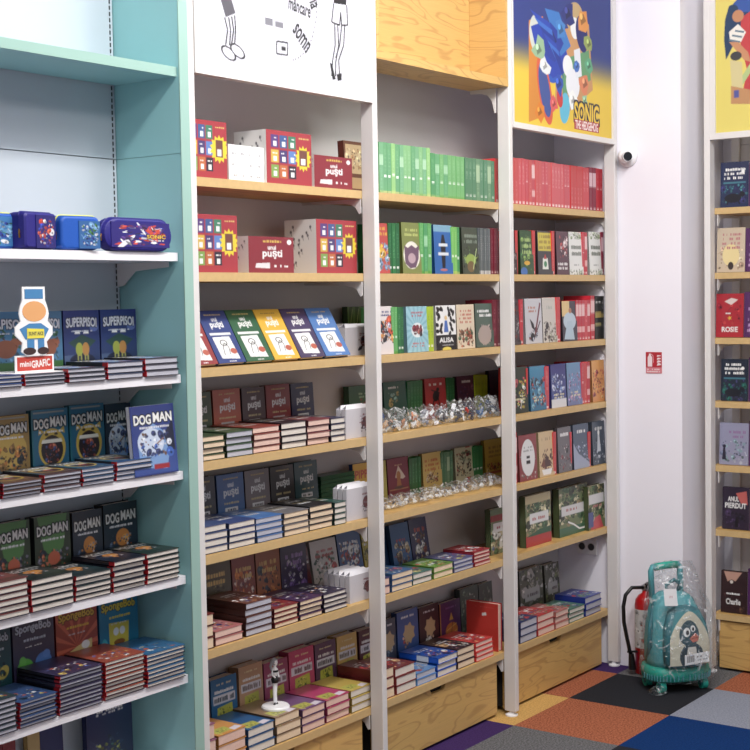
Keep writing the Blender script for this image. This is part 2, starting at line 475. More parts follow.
STK = {}


def stack(u, n, px0, px1, cnt, pyt, look, art_fn, spine, page='page', yf=.07, h=.2, label_n=None, noun='book', top=None):
    """books lying flat, foot towards the room, spine on the left"""
    z = shelf_z(u, n); STK[(u, n)] = STK.get((u, n), 0)+1; k = STK[(u, n)]
    x0, x1 = wx(px0, yf, z), wx(px1, yf, z)
    if u == 'V': x1 = min(x1, 1.7475)
    w = x1-x0-.003; xm = (x0+x1)/2
    t = (wz(pyt, x0, yf)-z)/cnt
    rng = random.Random(int(px0*7)+n)
    proto = None
    for i in range(cnt):
        loc = (xm+rng.uniform(-.0015, .0015), yf+rng.uniform(-.003, .004), z+t*(i+.5)+.0004); rot = (-R(90), 0, R(rng.uniform(-.9, .9)))
        if proto is None:
            proto = make_book(w, h, t-.0008, art_fn(w, h), spine, page=page, name='book'); o = proto; o.location = loc; o.rotation_euler = rot
        else: o = copy_tree(proto, loc, rot)
        p = cnt-i
        pos = 'topmost' if p == 1 else ('bottom' if p == cnt else f'{ordw(p)} from top')
        tag(o, f"{look} {noun}, {pos}, {ordw(k)} stack from left, {where(u, n)}", 'book', f"flat stacked books, {where(u, n)}")


# ------------------------------------------------------------------ room
TILE = {(0, 0): 'k', (0, 1): 'g', (1, 0): 'o', (1, 1): 'b', (1, -1): 't', (0, -1): 'o', (2, -1): 'p', (2, 0): 'd', (-1, -1): 'p', (-1, 0): 'd', (-1, 1): 'o', (-1, 2): 'g', (0, 2): 'o', (3, -1): 'd', (3, 0): 'b', (2, 1): 'k'}
cc = dict(k=(42, 43, 48), g=(140, 145, 158), o=(160, 96, 70), b=(18, 52, 104), t=(200, 160, 96), p=(64, 44, 92), d=(102, 102, 104))


def carpet(name, col, sp):
    m = mat(name, col, .95, bump=.8, bscale=420, spec=.1); nt = m.node_tree; b = nt.nodes['Principled BSDF']
    tc = nt.nodes.new('ShaderNodeTexCoord'); n = nt.nodes.new('ShaderNodeTexNoise'); n.inputs['Scale'].default_value = 130; n.inputs['Detail'].default_value = 3
    nt.links.new(tc.outputs['Object'], n.inputs['Vector']); mx = nt.nodes.new('ShaderNodeMix'); mx.data_type = 'RGBA'
    r = nt.nodes.new('ShaderNodeMapRange'); r.inputs[1].default_value = .35; r.inputs[2].default_value = .65; nt.links.new(n.outputs['Fac'], r.inputs[0])
    c = lin(col); mx.inputs[6].default_value = (*[v*(1-sp) for v in c], 1); mx.inputs[7].default_value = (*[min(1, v*(1+sp)) for v in c], 1)
    nt.links.new(r.outputs[0], mx.inputs[0]); nt.links.new(mx.outputs[2], b.inputs['Base Color']); return m


keys = list(cc); cm = [carpet('carpet_'+k, cc[k], .45 if k in 'od' else .18) for k in keys]
fl = MB(); fmi = []
for i in range(-4, 16):
    for j in range(-3, 12):
        xa = 4.683-.5*(i+1); ya = -.053-.5*(j+1); k = TILE.get((i, j)) or 'kgobdpt'[(i*5+j*3) % 7]
        fl.add([(xa, ya, 0), (xa+.5, ya, 0), (xa+.5, ya+.5, 0), (xa, ya+.5, 0)], [(0, 1, 2, 3)]); fmi.append(keys.index(k))
fo = struct('floor', fl, cm)
for p, k in zip(fo.data.polygons, fmi): p.material_index = k
struct('wall_back', MB().box(-3.4, 4.84, .37, .45, 0, 3.95), M['wall'])
struct('wall_pillar', MB().box(4.84, 5.36, -.33, .45, 0, 3.95), M['wall'])
struct('wall_right', MB().box(5.36, 5.44, -5, -.33, 0, 3.95), M['wall'])
struct('ceiling', MB().box(-3.4, 5.44, -6, .45, 3.95, 4.0), M['ceil'])

# ------------------------------------------------------------------ teal shelving unit
XP = 1.75
tu = empty('bookcase', (XP, 0, 0)); tag(tu, 'teal shelving unit with white shelves at the left', 'bookcase')


def sub(name, mb, m, parent, **k):
    o = mb.build(name, m, None, **k); o.parent = parent; o.matrix_parent_inverse = Matrix.Translation(-parent.location); return o


sub('side_panel', MB().box(1.752, 1.792, .001, .365, 0, 2.334).box(1.752, 1.792, .001, .365, 2.3355, 3.35), M['teal'], tu)
sub('edge_strip', MB().box(1.7515, 1.7925, -.004, 0, 0, 3.35), M['mint'], tu)
b = MB(); zs = [0, 2.335, 3.35]
for a, c in zip(zs[:-1], zs[1:]): b.box(-.6, 1.749, .29, .305, a+.0015, c-.0015)
bo = sub('back_panel', b, M['tealback'], tu)
sub('panel_seam', MB().box(-.6, 1.748, .306, .309, 0, 3.34), M['seam'], tu)
b = MB()
for i in range(150): b.box(1.7345, 1.7385, .2875, .2899, .3+i*.02, .3+i*.02+.013)
sub('slotted_strip', b, M['seam'], tu)
for n in range(1, 8):
    z = ZV[n]; x0 = -.6
    if n == 1:
        s_ = sub('shelf', MB().box(x0, 1.7505, .012, .285, z-.03, z), M['teal'], tu); e_ = MB().box(x0, 1.7505, .008, .0118, z-.03, z).build('front_edge', M['mint']); e_.parent = s_; 
    else:
        s_ = sub('shelf', MB().box(x0, 1.748, .02, .285, z-.027, z), M['whiteshelf'], tu)
        pr_ = [(.285, z-.028), (.05, z-.028), (.05, z-.045), (.2, z-.055), (.255, z-.10), (.285, z-.105)]
        sub('shelf_bracket', MB().prism(pr_, 1.735, 1.738, 'YZ'), M['white'], tu, fix=True)

# ------------------------------------------------------------------ white shelving bays
POST = [1.793, 2.79, 3.79, 4.80]
BAYS = [('S', 1.825, 2.79, 'white shelving bay with oak shelves beside the teal unit'),
        ('T', 2.822, 3.79, 'white shelving bay with an open oak box on top'),
        ('U', 3.822, 4.80, 'white shelving bay full of red spines in the corner')]


def foot(mb, x, y):
    mb.lathe([(.028, 0), (.028, .006), (.012, .012), (.008, .03)], (x, y, .0005), 20)


bay_obj = {}
for bi, (u, x0, x1, lab) in enumerate(BAYS):
    o = empty('bookcase', ((x0+x1)/2, .2, 0)); tag(o, lab, 'bookcase', None); bay_obj[u] = o
    px = POST[bi+1]
    up = sub('upright', MB().box(px, px+.031, 0, .058, .022, 3.34), M['white'], o, bevel=.003)
    f_ = MB(); foot(f_, px+.015, .03); sub('levelling_foot', f_, M['white_pl'], o, smooth=False)
    if bi == 0: sub('upright', MB().box(1.794, 1.824, 0, .058, .022, 3.34), M['white'], o, bevel=.003)
    b = MB(); zz = [.02, 3.34]
    for a, c in zip(zz[:-1], zz[1:]): b.box(x0-.016, x1+.016 if bi < 2 else 4.838, .356, .368, a+.001, c-.001)
    sub('back_panel', b, M['back'], o)
    for n in range(1, 8):
        z = ZW[n]; xa, xb = (x0-.028, x1+.012)
        if bi == 2: xb = 4.826
        if bi == 0: xa = 1.797
        s_ = sub('shelf', MB().box(xa+.012, xb, .0595, .345, z-.030, z), M['wood'], o)
        e_ = MB().box(xa+.012, xb, .0583, .0594, z-.030, z).build('edge_band', M['edge']); e_.parent = s_
        bx = px+.004 if bi < 2 else 4.829
        bp_ = [(.345, z-.031), (.0595, z-.031), (.0595, z-.085), (.068, z-.088), (.085, z-.062), (.105, z-.052), (.14, z-.046), (.345, z-.041)]
        sub('shelf_bracket', MB().prism(bp_, bx-.010 if bi < 2 else bx-.004, bx-.006 if bi < 2 else bx-.001, 'YZ'), M['white'], o, fix=True)
    # drawer below the last shelf
    da, db = x0+.012, x1-.035
    d = MB(); xm = (da+db)/2-.01; zt = .246
    d.add([(da, .075, .014), (db, .075, .014), (db, .075, zt), (xm+.06, .075, zt), (xm+.045, .075, zt-.022), (xm-.045, .075, zt-.022), (xm-.06, .075, zt), (da, .075, zt)], [tuple(range(8))])
    d.add([(da, .093, .014), (db, .093, .014), (db, .093, zt), (xm+.06, .093, zt), (xm+.045, .093, zt-.022), (xm-.045, .093, zt-.022), (xm-.06, .093, zt), (da, .093, zt)], [tuple(range(8))[::-1]])
    for i in range(8):
        j = (i+1) % 8; P = d.v; d.add([P[i], P[j], P[8+j], P[8+i]], [(3, 2, 1, 0)])
    df = sub('drawer', d, M['wood'], o)
    sub('drawer_shade_block', MB().box(da+.004, db-.004, .0945, .32, .02, .25), M['dark'], o)  # solid near-black block painted as the shade behind the drawer front
    sub('end_panel', MB().box(db+.004, db+.022, .11, .32, .01, .25), M['woodz'], o)

# wooden open box on top of the middle bay
o = bay_obj['T']
wb = sub('top_box', MB().box(2.822, 3.789, .0, .20, 2.768, 2.80), M['wood'], o)
for nm, mb_ in (('box_back', MB().box(2.822, 3.789, .185, .20, 2.8005, 3.34)), ('box_side', MB().box(3.772, 3.789, .0, .184, 2.8005, 3.34)), ('box_side', MB().box(2.822, 2.839, .0, .184, 2.8005, 3.34))):
    q = mb_.build(nm, M['wood'] if nm == 'box_back' else M['woodz']); q.parent = wb
q = MB().prism([(.19, 2.767), (.0595, 2.767), (.0595, 2.66), (.066, 2.66), (.078, 2.71), (.10, 2.738), (.13, 2.748), (.19, 2.752)], 3.780, 3.784, 'YZ').build('bracket', M['white'], fix=True); q.parent = wb

# side wall fittings
sk = empty('wall_socket', (4.84, .188, .546)); tag(sk, 'white double socket on side wall under the sixth shelf in the corner', 'socket')
MB().box(-.009, 0, -.056, .056, 0, .078).build('plate', M['white_pl'], sk, bevel=.003)
for s in (-1, 1):
    q = MB().lathe([(.021, -.0105), (.021, -.0085)], (0, s*.026, .04), 24, 'X').build('socket_ring', M['white'], sk)
    g = MB().lathe([(.0175, -.0112), (.0175, -.0104)], (0, s*.026, .04), 24, 'X').build('socket_well', M['seam'], q)

# ------------------------------------------------------------------ poster panels
def P2uv(x0, x1, z0, z1, plane='Y', off=0.0):
    def f(px, py):
        if plane == 'Y': p = at(px, py, Y=off); return ((p[0]-x0)/(x1-x0), (p[2]-z0)/(z1-z0))
        p = at(px, py, X=off); return ((x0-p[1])/(x0-x1), (p[2]-z0)/(z1-z0))
    return f


INK = (28, 28, 34)
# cartoon legs sign
x0, x1, z0, z1 = 1.826, 2.788, 2.597, 3.34
pp = empty('poster_panel', ((x0+x1)/2, 0, z0)); tag(pp, 'white poster panel with ink drawn legs over the left white bay', 'poster')
cxp = (x0+x1)/2
fr = MB(); fw_ = .022
for a in ((x0, x1, z0, z0+fw_), (x0, x0+fw_*.6, z0+fw_, z1), (x1-fw_*.6, x1, z0+fw_, z1)): fr.box(a[0]-cxp, a[1]-cxp, -.004, .03, a[2]-z0, a[3]-z0)
fr.build('frame', M['white'], pp)
u0, u1, v0, v1 = x0+fw_*.6, x1-fw_*.6, z0+fw_, z1
A = Art(u1-u0, v1-v0, (212, 212, 224), .0034); f = P2uv(u0, u1, v0, v1)
for zline in np.arange(2.665, 3.3, .088):
    vv = (zline-v0)/(v1-v0); A.line([(0.02, vv), (.98, vv)], .004, (186, 190, 212))
A.line([(.975, 0), (.975, 1)], .0025, (190, 195, 222)); A.line([(0.01, .02), (.99, .02)], .0025, (190, 195, 222))
A.poly([f(221, -4), f(232, -4), f(237, 13), f(227, 17)], (84, 82, 92))
for p in ([(226, 17), (229, 30), (227, 45)], [(230, 17), (232, 30), (231, 45)], [(233, 16), (235, 30), (233, 44)], [(236, 15), (237, 30), (236, 44)]): A.line([f(*q) for q in p], .009, INK)
for (cx_, cy_, rx, ry) in ((230, 53, 8, 6), (239, 51, 8, 6)):
    uc = f(cx_, cy_); ur = f(cx_+rx, cy_); vr = f(cx_, cy_-ry)
    A.ell(uc[0], uc[1], ur[0]-uc[0], vr[1]-uc[1], INK, -.4); A.ell(uc[0], uc[1], (ur[0]-uc[0])*.78, (vr[1]-uc[1])*.76, (213, 213, 225), -.4)
ctr = f(293, 8)
for k in range(26):
    a = -1.5+k*.10; q = (293+28*math.cos(a)*1.0, 8-54*math.sin(-a)*-1*-1) if False else (292+26*math.cos(a), 8-52*math.sin(a))
    r2_ = (292+26*math.cos(a+.05), 8-52*math.sin(a+.05)); A.line([f(*q), f(*r2_)], .006, (60, 60, 70))
def tx(t, px0, py0, px1, py1, rot=0, col=INK):
    a = f(px0, py1); b_ = f(px1, py0); A.text(t, a[0], a[1], b_[0], b_[1], col, rot=rot)
tx('mâncare', 290, 3, 312, 11, -.12); tx('somn', 294, 33, 312, 43, -.75); tx('na', 311, -3, 318, 8, -1.2)
A.scrib(3, *f(264, 26), *f(288, 19), (120, 120, 130), 1, .8); A.scrib(5, *f(296, 24), *f(304, 20), INK, 1, .8); A.scrib(9, *f(304, 30), *f(311, 25), (70, 70, 80), 1, .9)
A.scrib(11, *f(306, 58), *f(312, 48), (110, 110, 120), 2, .8)
A.line([f(278, 41), f(289, 42.5), f(289, 55), f(278, 53.5), f(278, 41)], .008, INK); A.scrib(21, *f(281, 51), *f(287, 45), INK, 1, .9)
A.poly([f(335, -4), f(348, -4), f(347.5, 5), f(335, 3)], INK)
A.line([f(335, 3), f(333, 22), f(341, 25), f(342, 12), f(343, 25), f(349, 25), f(348, 5)], .009, INK)
for p in ([(336, 24), (336.5, 45), (334, 60), (333, 76)], [(339, 25), (340, 45), (337, 62), (337, 76)], [(343, 25), (341, 45), (337, 58)], [(346, 25), (345, 45), (340, 60), (341, 76)]): A.line([f(*q) for q in p], .009, INK)
A.poly([f(331, 62), f(333.5, 64), f(337, 79), f(334, 80)], INK); A.poly([f(338, 74), f(343, 73), f(343, 80), f(339, 81)], INK)
g = MB().grid(A.img(), lambda u, v: (u0+u*(u1-u0)-cxp, .006, v0+v*(v1-v0)-z0)); g.box(u0-cxp, u1-cxp, .0065, .02, v0-z0, v1-z0, (.8, .8, .8), skip='f'); g.build('printed_sheet', M['paper_ink'], pp)

# blue and yellow game poster over the right bay: plain shapes only, with its lettering
x0, x1, z0, z1 = 3.824, 4.798, 2.597, 3.34; cxp = (x0+x1)/2
pp = empty('poster_panel', (cxp, 0, z0)); tag(pp, 'blue and yellow lettered poster panel over the right white bay', 'poster')
fr = MB()
for a in ((x0, x1, z0, z0+.025), (x0, x0+.008, z0+.025, z1), (x1-.016, x1, z0+.025, z1)): fr.box(a[0]-cxp, a[1]-cxp, -.004, .03, a[2]-z0, a[3]-z0)
fr.build('frame', M['white'], pp)
u0, u1, v0, v1 = x0+.008, x1-.016, z0+.025, z1
A = Art(u1-u0, v1-v0, (236, 200, 62), .0036); f = P2uv(u0, u1, v0, v1)
t = np.clip((A.v-.30)/(.55-.30), 0, 1)[..., None]; t = t*t*(3-2*t); A.a = (np.array((240, 202, 60))*(1-t)+np.array((44, 62, 142))*t).astype(np.float32)
A.poly([f(530, 20), f(544, 16), f(548, 60), f(540, 118), (f(530, 122))], (222, 138, 52))
A.poly([f(560, 30), f(590, 24), f(594, 90), f(570, 112), f(556, 100)], (206, 150, 96))
A.poly([f(562, 60), f(590, 50), f(592, 80), f(564, 96)], (96, 160, 110))
A.ell(*f(538, 34), .07, .12, (206, 214, 206), .1); A.ell(*f(576, 18), .09, .10, (200, 168, 116), .4); A.ell(*f(576, 28), .045, .07, (232, 236, 240), 0)
A.ell(*f(583, 34), .06, .12, (34, 40, 120), .3)
for k, (c, r1) in enumerate((((40, 90, 200), .14), ((30, 60, 178), .115), ((60, 140, 220), .05))):
    q = f(552+k*3, 54-k*6); A.ell(q[0], q[1], r1*.9, r1*1.3, c, .5-k*.3)
A.poly([f(532, 26), f(548, 20), f(566, 44), f(572, 70), f(554, 78), f(540, 62), f(548, 54), f(536, 44)], (34, 66, 188))
A.poly([f(546, 8), f(560, 12), f(572, 46), f(562, 56)], (50, 120, 206))
A.ell(*f(569, 66), .05, .07, (236, 240, 244), .3); A.ell(*f(574, 84), .07, .10, (232, 236, 246), .2); A.poly([f(575, 50), f(581, 48), f(583, 76), f(577, 78)], (226, 232, 244))
A.ell(*f(546, 90), .062, .22, (60, 84, 160), .30); A.ell(*f(546, 90), .062, .22, (226, 92, 60), .30, ring=.22)
A.ell(*f(566, 108), .05, .10, (90, 190, 226), -.2); A.ell(*f(561, 98), .03, .06, (214, 60, 60), .2)
for k_, (cx_, cy_, c, r0) in enumerate(((553, 40, (34, 60, 170), .10), (562, 30, (60, 130, 210), .06), (546, 66, (226, 232, 236), .05), (584, 20, (232, 150, 70), .07), (590, 44, (150, 170, 90), .05), (540, 50, (150, 190, 150), .06), (574, 100, (240, 244, 246), .05), (560, 84, (40, 80, 190), .06), (586, 84, (226, 130, 90), .06), (590, 66, (90, 170, 130), .045), (555, 104, (230, 90, 90), .04), (541, 112, (232, 130, 40), .05), (578, 66, (60, 110, 200), .035), (569, 14, (40, 50, 130), .07), (586, 100, (150, 200, 160), .03))):
    q = f(cx_, cy_); rr = random.Random(k_); A.poly([(q[0]+math.cos(t_)*r0*rr.uniform(.5, 1.3), q[1]+math.sin(t_)*r0*rr.uniform(.7, 1.7)) for t_ in (0, .8, 1.7, 2.6, 3.3, 4.2, 5.1, 5.8)], c)
    A.poly([(q[0]+math.cos(t_)*r0*.5, q[1]+math.sin(t_)*r0*.6) for t_ in (0, 1.4, 2.6, 4.2)], darker(c, .7)); A.ell(q[0]-r0*.25, q[1]+r0*.3, r0*.22, r0*.3, tuple(min(255, v*1.25+15) for v in c))
for k_ in range(6): q = f(548+k_*2.2, 30+k_*7); A.poly([(q[0]-.16+.02*k_, q[1]+.10), (q[0]+.03, q[1]+.05), (q[0]+.06, q[1]-.08)], ((36, 70, 190), (52, 110, 214), (28, 54, 160))[k_ % 3])
a = f(575.5, 121); b_ = f(600, 107); A.text('SONIC', a[0], a[1]-.005, b_[0], b_[1]+.005, (250, 208, 60), (30, 24, 60), .012)
a = f(575.5, 129.3); b_ = f(600, 124); A.rect(a[0], a[1]+.004, b_[0], b_[1]+.004, (190, 40, 50)); A.text('THE HEDGEHOG', a[0]+.01, a[1]+.008, b_[0]-.01, b_[1]-.0, (246, 232, 232))
g = MB().grid(A.img(), lambda u, v: (u0+u*(u1-u0)-cxp, .006, v0+v*(v1-v0)-z0)); g.box(u0-cxp, u1-cxp, .0065, .02, v0-z0, v1-z0, (.3, .3, .5), skip='f'); g.build('printed_sheet', M['paper_ink'], pp)

# ------------------------------------------------------------------ far right unit (faces the room along -X)
XE = 4.945; YE = wy(704.2, XE, 2.0)
ru = empty('bookcase', (5.15, YE-.5, 0)); tag(ru, 'white shelving unit with oak shelves at the far right edge', 'bookcase')
sub('upright', MB().box(XE, XE+.058, YE-.031, YE, .022, 3.34), M['white'], ru, bevel=.003)
f_ = MB(); foot(f_, XE+.03, YE-.016); sub('levelling_foot', f_, M['white_pl'], ru)
sub('rear_upright', MB().box(5.292, 5.308, YE-.04, YE, .02, 3.34), M['white'], ru)
b = MB()
for a, c in zip([.02, .45, .88, 1.31, 1.74, 2.17, 2.6], [.45, .88, 1.31, 1.74, 2.17, 2.6, 3.34]): b.box(5.31, 5.322, YE-1.02, YE, a+.001, c-.001)
sub('back_panel', b, M['back'], ru)
for n in range(1, 8):
    z = ZW[n]
    s_ = sub('shelf', MB().box(5.006, 5.274, YE-1.0, YE-.012, z-.03, z), M['woodz'], ru)
    e_ = MB().box(5.0048, 5.0058, YE-1.0, YE-.012, z-.03, z).build('edge_band', M['edge']); e_.parent = s_
    sub('shelf_bracket', MB().prism([(5.29, z-.031), (5.006, z-.031), (5.006, z-.085), (5.015, z-.088), (5.032, z-.062), (5.052, z-.052), (5.09, z-.046), (5.29, z-.041)], YE-.045, YE-.042, 'XZ'), M['white'], ru, fix=True)
sub('drawer', MB().box(5.02, 5.036, YE-.98, YE-.04, .014, .246), M['woodz'], ru)
sub('drawer_shade_block', MB().box(5.037, 5.27, YE-.97, YE-.05, .02, .25), M['dark'], ru)  # same solid dark block, its colour stands in for shade in the drawer
ya, yb, z0, z1 = YE-.033, YE-1.0, 2.597, 3.34
XF = XE+.0
pp = empty('poster_panel', (XF, (ya+yb)/2, z0)); tag(pp, 'yellow storybook poster panel over the far right unit', 'poster'); cy_ = (ya+yb)/2
fr = MB()
for a in ((ya, yb, z0, z0+.03), (ya, ya-.028, z0+.03, z1)): fr.box(-.004, .03, a[1]-cy_, a[0]-cy_, a[2]-z0, a[3]-z0)
fr.build('frame', M['white'], pp)
u0, u1, v0, v1 = ya-.028, yb, z0+.03, z1
A = Art(u0-u1, v1-v0, (232, 214, 100), .004)
def f(px, py): p = at(px, py, X=XF+.006); return ((u0-p[1])/(u0-u1), (p[2]-v0)/(v1-v0))
A.poly([f(725, 20), f(729, 6), f(738, 2), f(752, -2), f(752, 30), f(740, 34), f(733, 46), f(726, 60), f(724, 40)], (30, 60, 100))
A.poly([f(733, 4), f(740, -4), f(752, -4), f(752, 12), f(738, 12)], (44, 84, 170)); A.ell(*f(733, 10), .028, .035, (210, 220, 236)); A.ell(*f(733, 10), .028, .035, (30, 60, 100), 0)
A.poly([f(741, 18), f(752, 10), f(752, 102), f(741, 101), f(747, 70), f(740, 42)], (206, 56, 62))
A.poly([f(729, 32), f(738, 24), f(746, 32), f(741, 42), f(730, 40)], (236, 232, 222))
for k in range(3): A.line([f(729+k*3, 40-k*4.6), f(740+k*2, 42-k*5)], .012, (90, 120, 140))
A.poly([f(729, 42), f(738, 42), f(748, 52), f(751, 62), f(744, 60)], (206, 140, 96)); A.ell(*f(738, 16), .03, .04, (200, 134, 92))
A.poly([f(731, 80), f(742, 76), f(751, 62), f(752, 70), f(742, 86), f(733, 86)], (178, 200, 130))
A.poly([f(730, 60), f(742, 62), f(743, 90), f(732, 92)], (214, 200, 140)); A.ell(*f(736, 56), .03, .03, (60, 60, 66))
A.poly([f(731, 86), f(752, 90), f(752, 104), f(731, 104)], (196, 140, 90)); A.rect(*f(734, 98), *f(739, 90), (80, 84, 160))
g = MB().grid(A.img(), lambda u, v: (.006, u0-u*(u0-u1)-cy_, v0+v*(v1-v0)-z0)); g.build('printed_sheet', M['paper_ink'], pp)

# ------------------------------------------------------------------ cover designs
W_ = (240, 240, 238)


def cov(bg, pal, seed, bg2=None, n=12, reg=(.1, .08, .9, .6), big=.16, scr=(.12, .72, .88, .9), scol=W_, rows=2, title=None, tbox=None, tcol=W_, out=None, extra=None, cell=.003, tarch=0, up=0):
    def fn(w, h):
        a = Art(w, h, bg, cell, bg2)
        a.blobs(seed, pal, n, reg, big)
        if extra: extra(a)
        if up: a.up(up)
        if scr: a.scrib(seed, *scr, scol, rows)
        for t, b in zip([title] if isinstance(title, str) else (title or []), [tbox] if isinstance(title, str) else (tbox or [])):
            a.text(t, *b, tcol, out, .012, arch=tarch)
        return a
    return fn


def comic(bg, bg2, kind, seed, sub_col=(230, 230, 235)):
    def fn(w, h):
        a = Art(w, h, bg, .0026, bg2)
        if kind == 'gold':
            a.ell(.5, .42, .42, .26, (214, 178, 84)); a.blobs(seed, [(232, 146, 70), (60, 74, 84), (96, 66, 60), (40, 50, 60), (150, 110, 60)], 16, (.1, .06, .9, .45), .15)
        if kind == 'mouth':
            a.ell(.54, .33, .37, .27, (206, 176, 70)); a.poly([(.18, .52), (.2, .62), (.34, .56)], (206, 176, 70)); a.poly([(.9, .52), (.88, .62), (.74, .56)], (206, 176, 70))
            a.ell(.54, .30, .30, .205, (44, 32, 40)); a.poly([(.25, .40), (.83, .40), (.80, .45), (.28, .45)], (232, 232, 222)); a.blobs(seed, [(60, 80, 140), (196, 110, 80), (40, 40, 60), (150, 60, 50)], 8, (.36, .14, .72, .36), .09)
            a.ell(.4, .52, .05, .02, (60, 50, 40)); a.ell(.66, .52, .05, .02, (60, 50, 40)); a.rect(0, 0, .05, 1, (30, 110, 130))
        if kind == 'green':
            a.poly([(.05, .95), (.95, .95), (.8, .42), (.55, .25), (.25, .4)], (84, 138, 70)); a.blobs(seed, [(40, 44, 60), (210, 110, 76), (120, 120, 140), (60, 90, 60)], 12, (.08, .06, .92, .4), .13); a.ell(.52, .28, .17, .09, (206, 100, 70))
        if kind == 'night':
            a.ell(.55, .32, .2, .12, (206, 128, 50)); a.ell(.62, .3, .1, .06, (232, 160, 70)); a.blobs(seed, [(206, 128, 50), (70, 90, 120), (40, 60, 90), (190, 190, 200)], 7, (.2, .14, .8, .36), .09)
        if kind == 'star':
            a.poly([(.15, .1), (.75, .05), (.9, .5), (.5, .72), (.12, .5)], (120, 160, 216)); a.ell(.42, .45, .3, .2, (200, 214, 236)); a.poly([(.95, .75), (.72, .55), (.8, .35), (.97, .3)], (30, 34, 60))
            a.blobs(seed, [(50, 60, 110), (150, 104, 80), (220, 226, 240), (60, 100, 190)], 12, (.2, .26, .85, .58), .11); a.rect(.45, .06, .8, .13, (170, 40, 50))
        a.up(dict(gold=.10, mouth=.13, green=.15, night=.2).get(kind, .02))
        a.rect(.06, .95, .9, .97, (160, 160, 150)) if kind in ('gold', 'mouth') else None
        a.text('DOG', .07, .73 if kind != 'green' else .74, .46, .87, (244, 244, 240), (18, 20, 28), .014)
        a.text('MAN', .51, .75 if kind != 'green' else .76, .94, .89, (244, 244, 240), (18, 20, 28), .014)
        a.scrib(seed, .16, .66, .86, .71, sub_col, 1, .9)
        return a
    return fn


def superp(bg, bg2, kind):
    def fn(w, h):
        a = Art(w, h, bg, .0026, bg2)
        if kind == 'a':
            a.ell(.2, .12, .45, .10, (70, 90, 130)); a.ell(.85, .62, .12, .06, (90, 110, 180)); a.poly([(.12, .4), (.5, .52), (.9, .42), (.66, .3), (.35, .3)], (40, 70, 64))
            a.ell(.5, .14, .35, .1, (28, 34, 60)); a.ell(.42, .3, .1, .1, (150, 160, 60)); a.ell(.6, .3, .1, .1, (176, 124, 60)); a.poly([(.3, .53), (.33, .58), (.44, .58), (.46, .53)], W_); a.poly([(.54, .53), (.56, .58), (.68, .58), (.7, .53)], W_)
            for k in (.36, .45, .56, .64): a.rect(k, .13, k+.04, .22, (150, 150, 80))
        else:
            a.blobs(5, [(80, 130, 170), (150, 84, 56), (50, 100, 70), (60, 110, 160)], 14, (.1, .1, .9, .6), .16); a.ell(.62, .35, .2, .13, (140, 80, 56)); a.rect(0, 0, 1, .16, (60, 110, 60))
        a.up(.12)
        a.text('SUPERPISOI', .08, .74, .93, .88, (226, 228, 236), (24, 30, 70), .01, arch=.12); a.scrib(4, .2, .67, .8, .71, (200, 206, 220), 1, .9)
        return a
    return fn


def sponge(bg, bg2, kind):
    def fn(w, h):
        a = Art(w, h, bg, .0026, bg2)
        if kind == 'purple': a.ell(.28, .2, .2, .13, (96, 190, 70)); a.ell(.72, .24, .2, .12, (80, 130, 210)); a.ell(.22, .3, .08, .06, (110, 200, 80)); a.ell(.8, .33, .09, .05, (90, 140, 220))
        if kind == 'red':
            for k in range(14): t = k*.45; a.poly([(.5, .3), (.5+math.cos(t)*.9, .3+math.sin(t)*.7), (.5+math.cos(t+.16)*.9, .3+math.sin(t+.16)*.7)], (216, 100, 66))
            a.poly([(.25, .16), (.5, .22), (.85, .2), (.86, .36), (.7, .34), (.5, .3), (.28, .24)], (222, 196, 120)); a.ell(.4, .2, .12, .04, (60, 40, 40)); a.ell(.7, .3, .1, .05, W_)
        if kind == 'blue': a.poly([(.25, .12), (.72, .12), (.76, .46), (.24, .48)], (224, 204, 60)); a.ell(.42, .36, .07, .05, W_); a.ell(.58, .36, .07, .05, W_); a.ell(.5, .22, .14, .04, (150, 90, 30)); a.ell(.12, .2, .08, .1, (60, 170, 190))
        if kind == 'dark': a.poly([(.3, .3), (.6, .28), (.62, .52), (.28, .5)], (200, 190, 110)); a.blobs(8, [(50, 90, 90), (200, 180, 80), (30, 50, 70)], 9, (.2, .1, .8, .4), .14)
        tc = dict(purple=(190, 200, 214), red=(236, 190, 50), blue=(232, 206, 40), dark=(180, 190, 200))[kind]
        a.up(.2)
        a.text('SpongeBob', .07, .80, .93, .93, tc, darker(bg, .45), .008, arch=.10); a.scrib(2, .2, .72, .8, .77, tc, 1, .9); a.scrib(6, .25, .65, .75, .67, (220, 220, 220), 1, .8)
        return a
    return fn


def wimpy(bg, light=None, picture=True, seed=1):
    tc = (206, 176, 100)
    def fn(w, h):
        a = Art(w, h, bg, .0028)
        a.scrib(seed, .2, .90, .8, .94, tc if sum(bg) < 420 else (150, 120, 50), 1, .95)
        if picture:
            a.text('unui', .40, .79, .60, .87, W_, None, rot=.0); a.text('puşti', .28, .64, .76, .79, W_)
            a.rect(.12, .53, .88, .57, W_); a.poly([(.2, .09), (.84, .07), (.78, .5), (.16, .49)], (236, 236, 234))
            a.line([(.35, .15), (.4, .3), (.5, .38), (.6, .3), (.55, .16)], .016, (50, 50, 50)); a.ell(.48, .38, .13, .06, (50, 50, 50), 0, .25); a.ell(.72, .22, .12, .055, (190, 90, 70))
            a.scrib(seed, .4, .02, .66, .045, W_, 1, 1)
        else:
            a.text('unui', .40, .78, .62, .86, W_); a.text('puşti', .24, .60, .80, .76, W_)
            a.scrib(seed+3, .2, .49, .82, .54, (210, 190, 130), 1, .9); a.rect(.26, .36, .74, .44, (220, 220, 220)); a.scrib(seed, .3, .37, .7, .43, darker(bg, .6), 1, .9)
        return a
    return fn


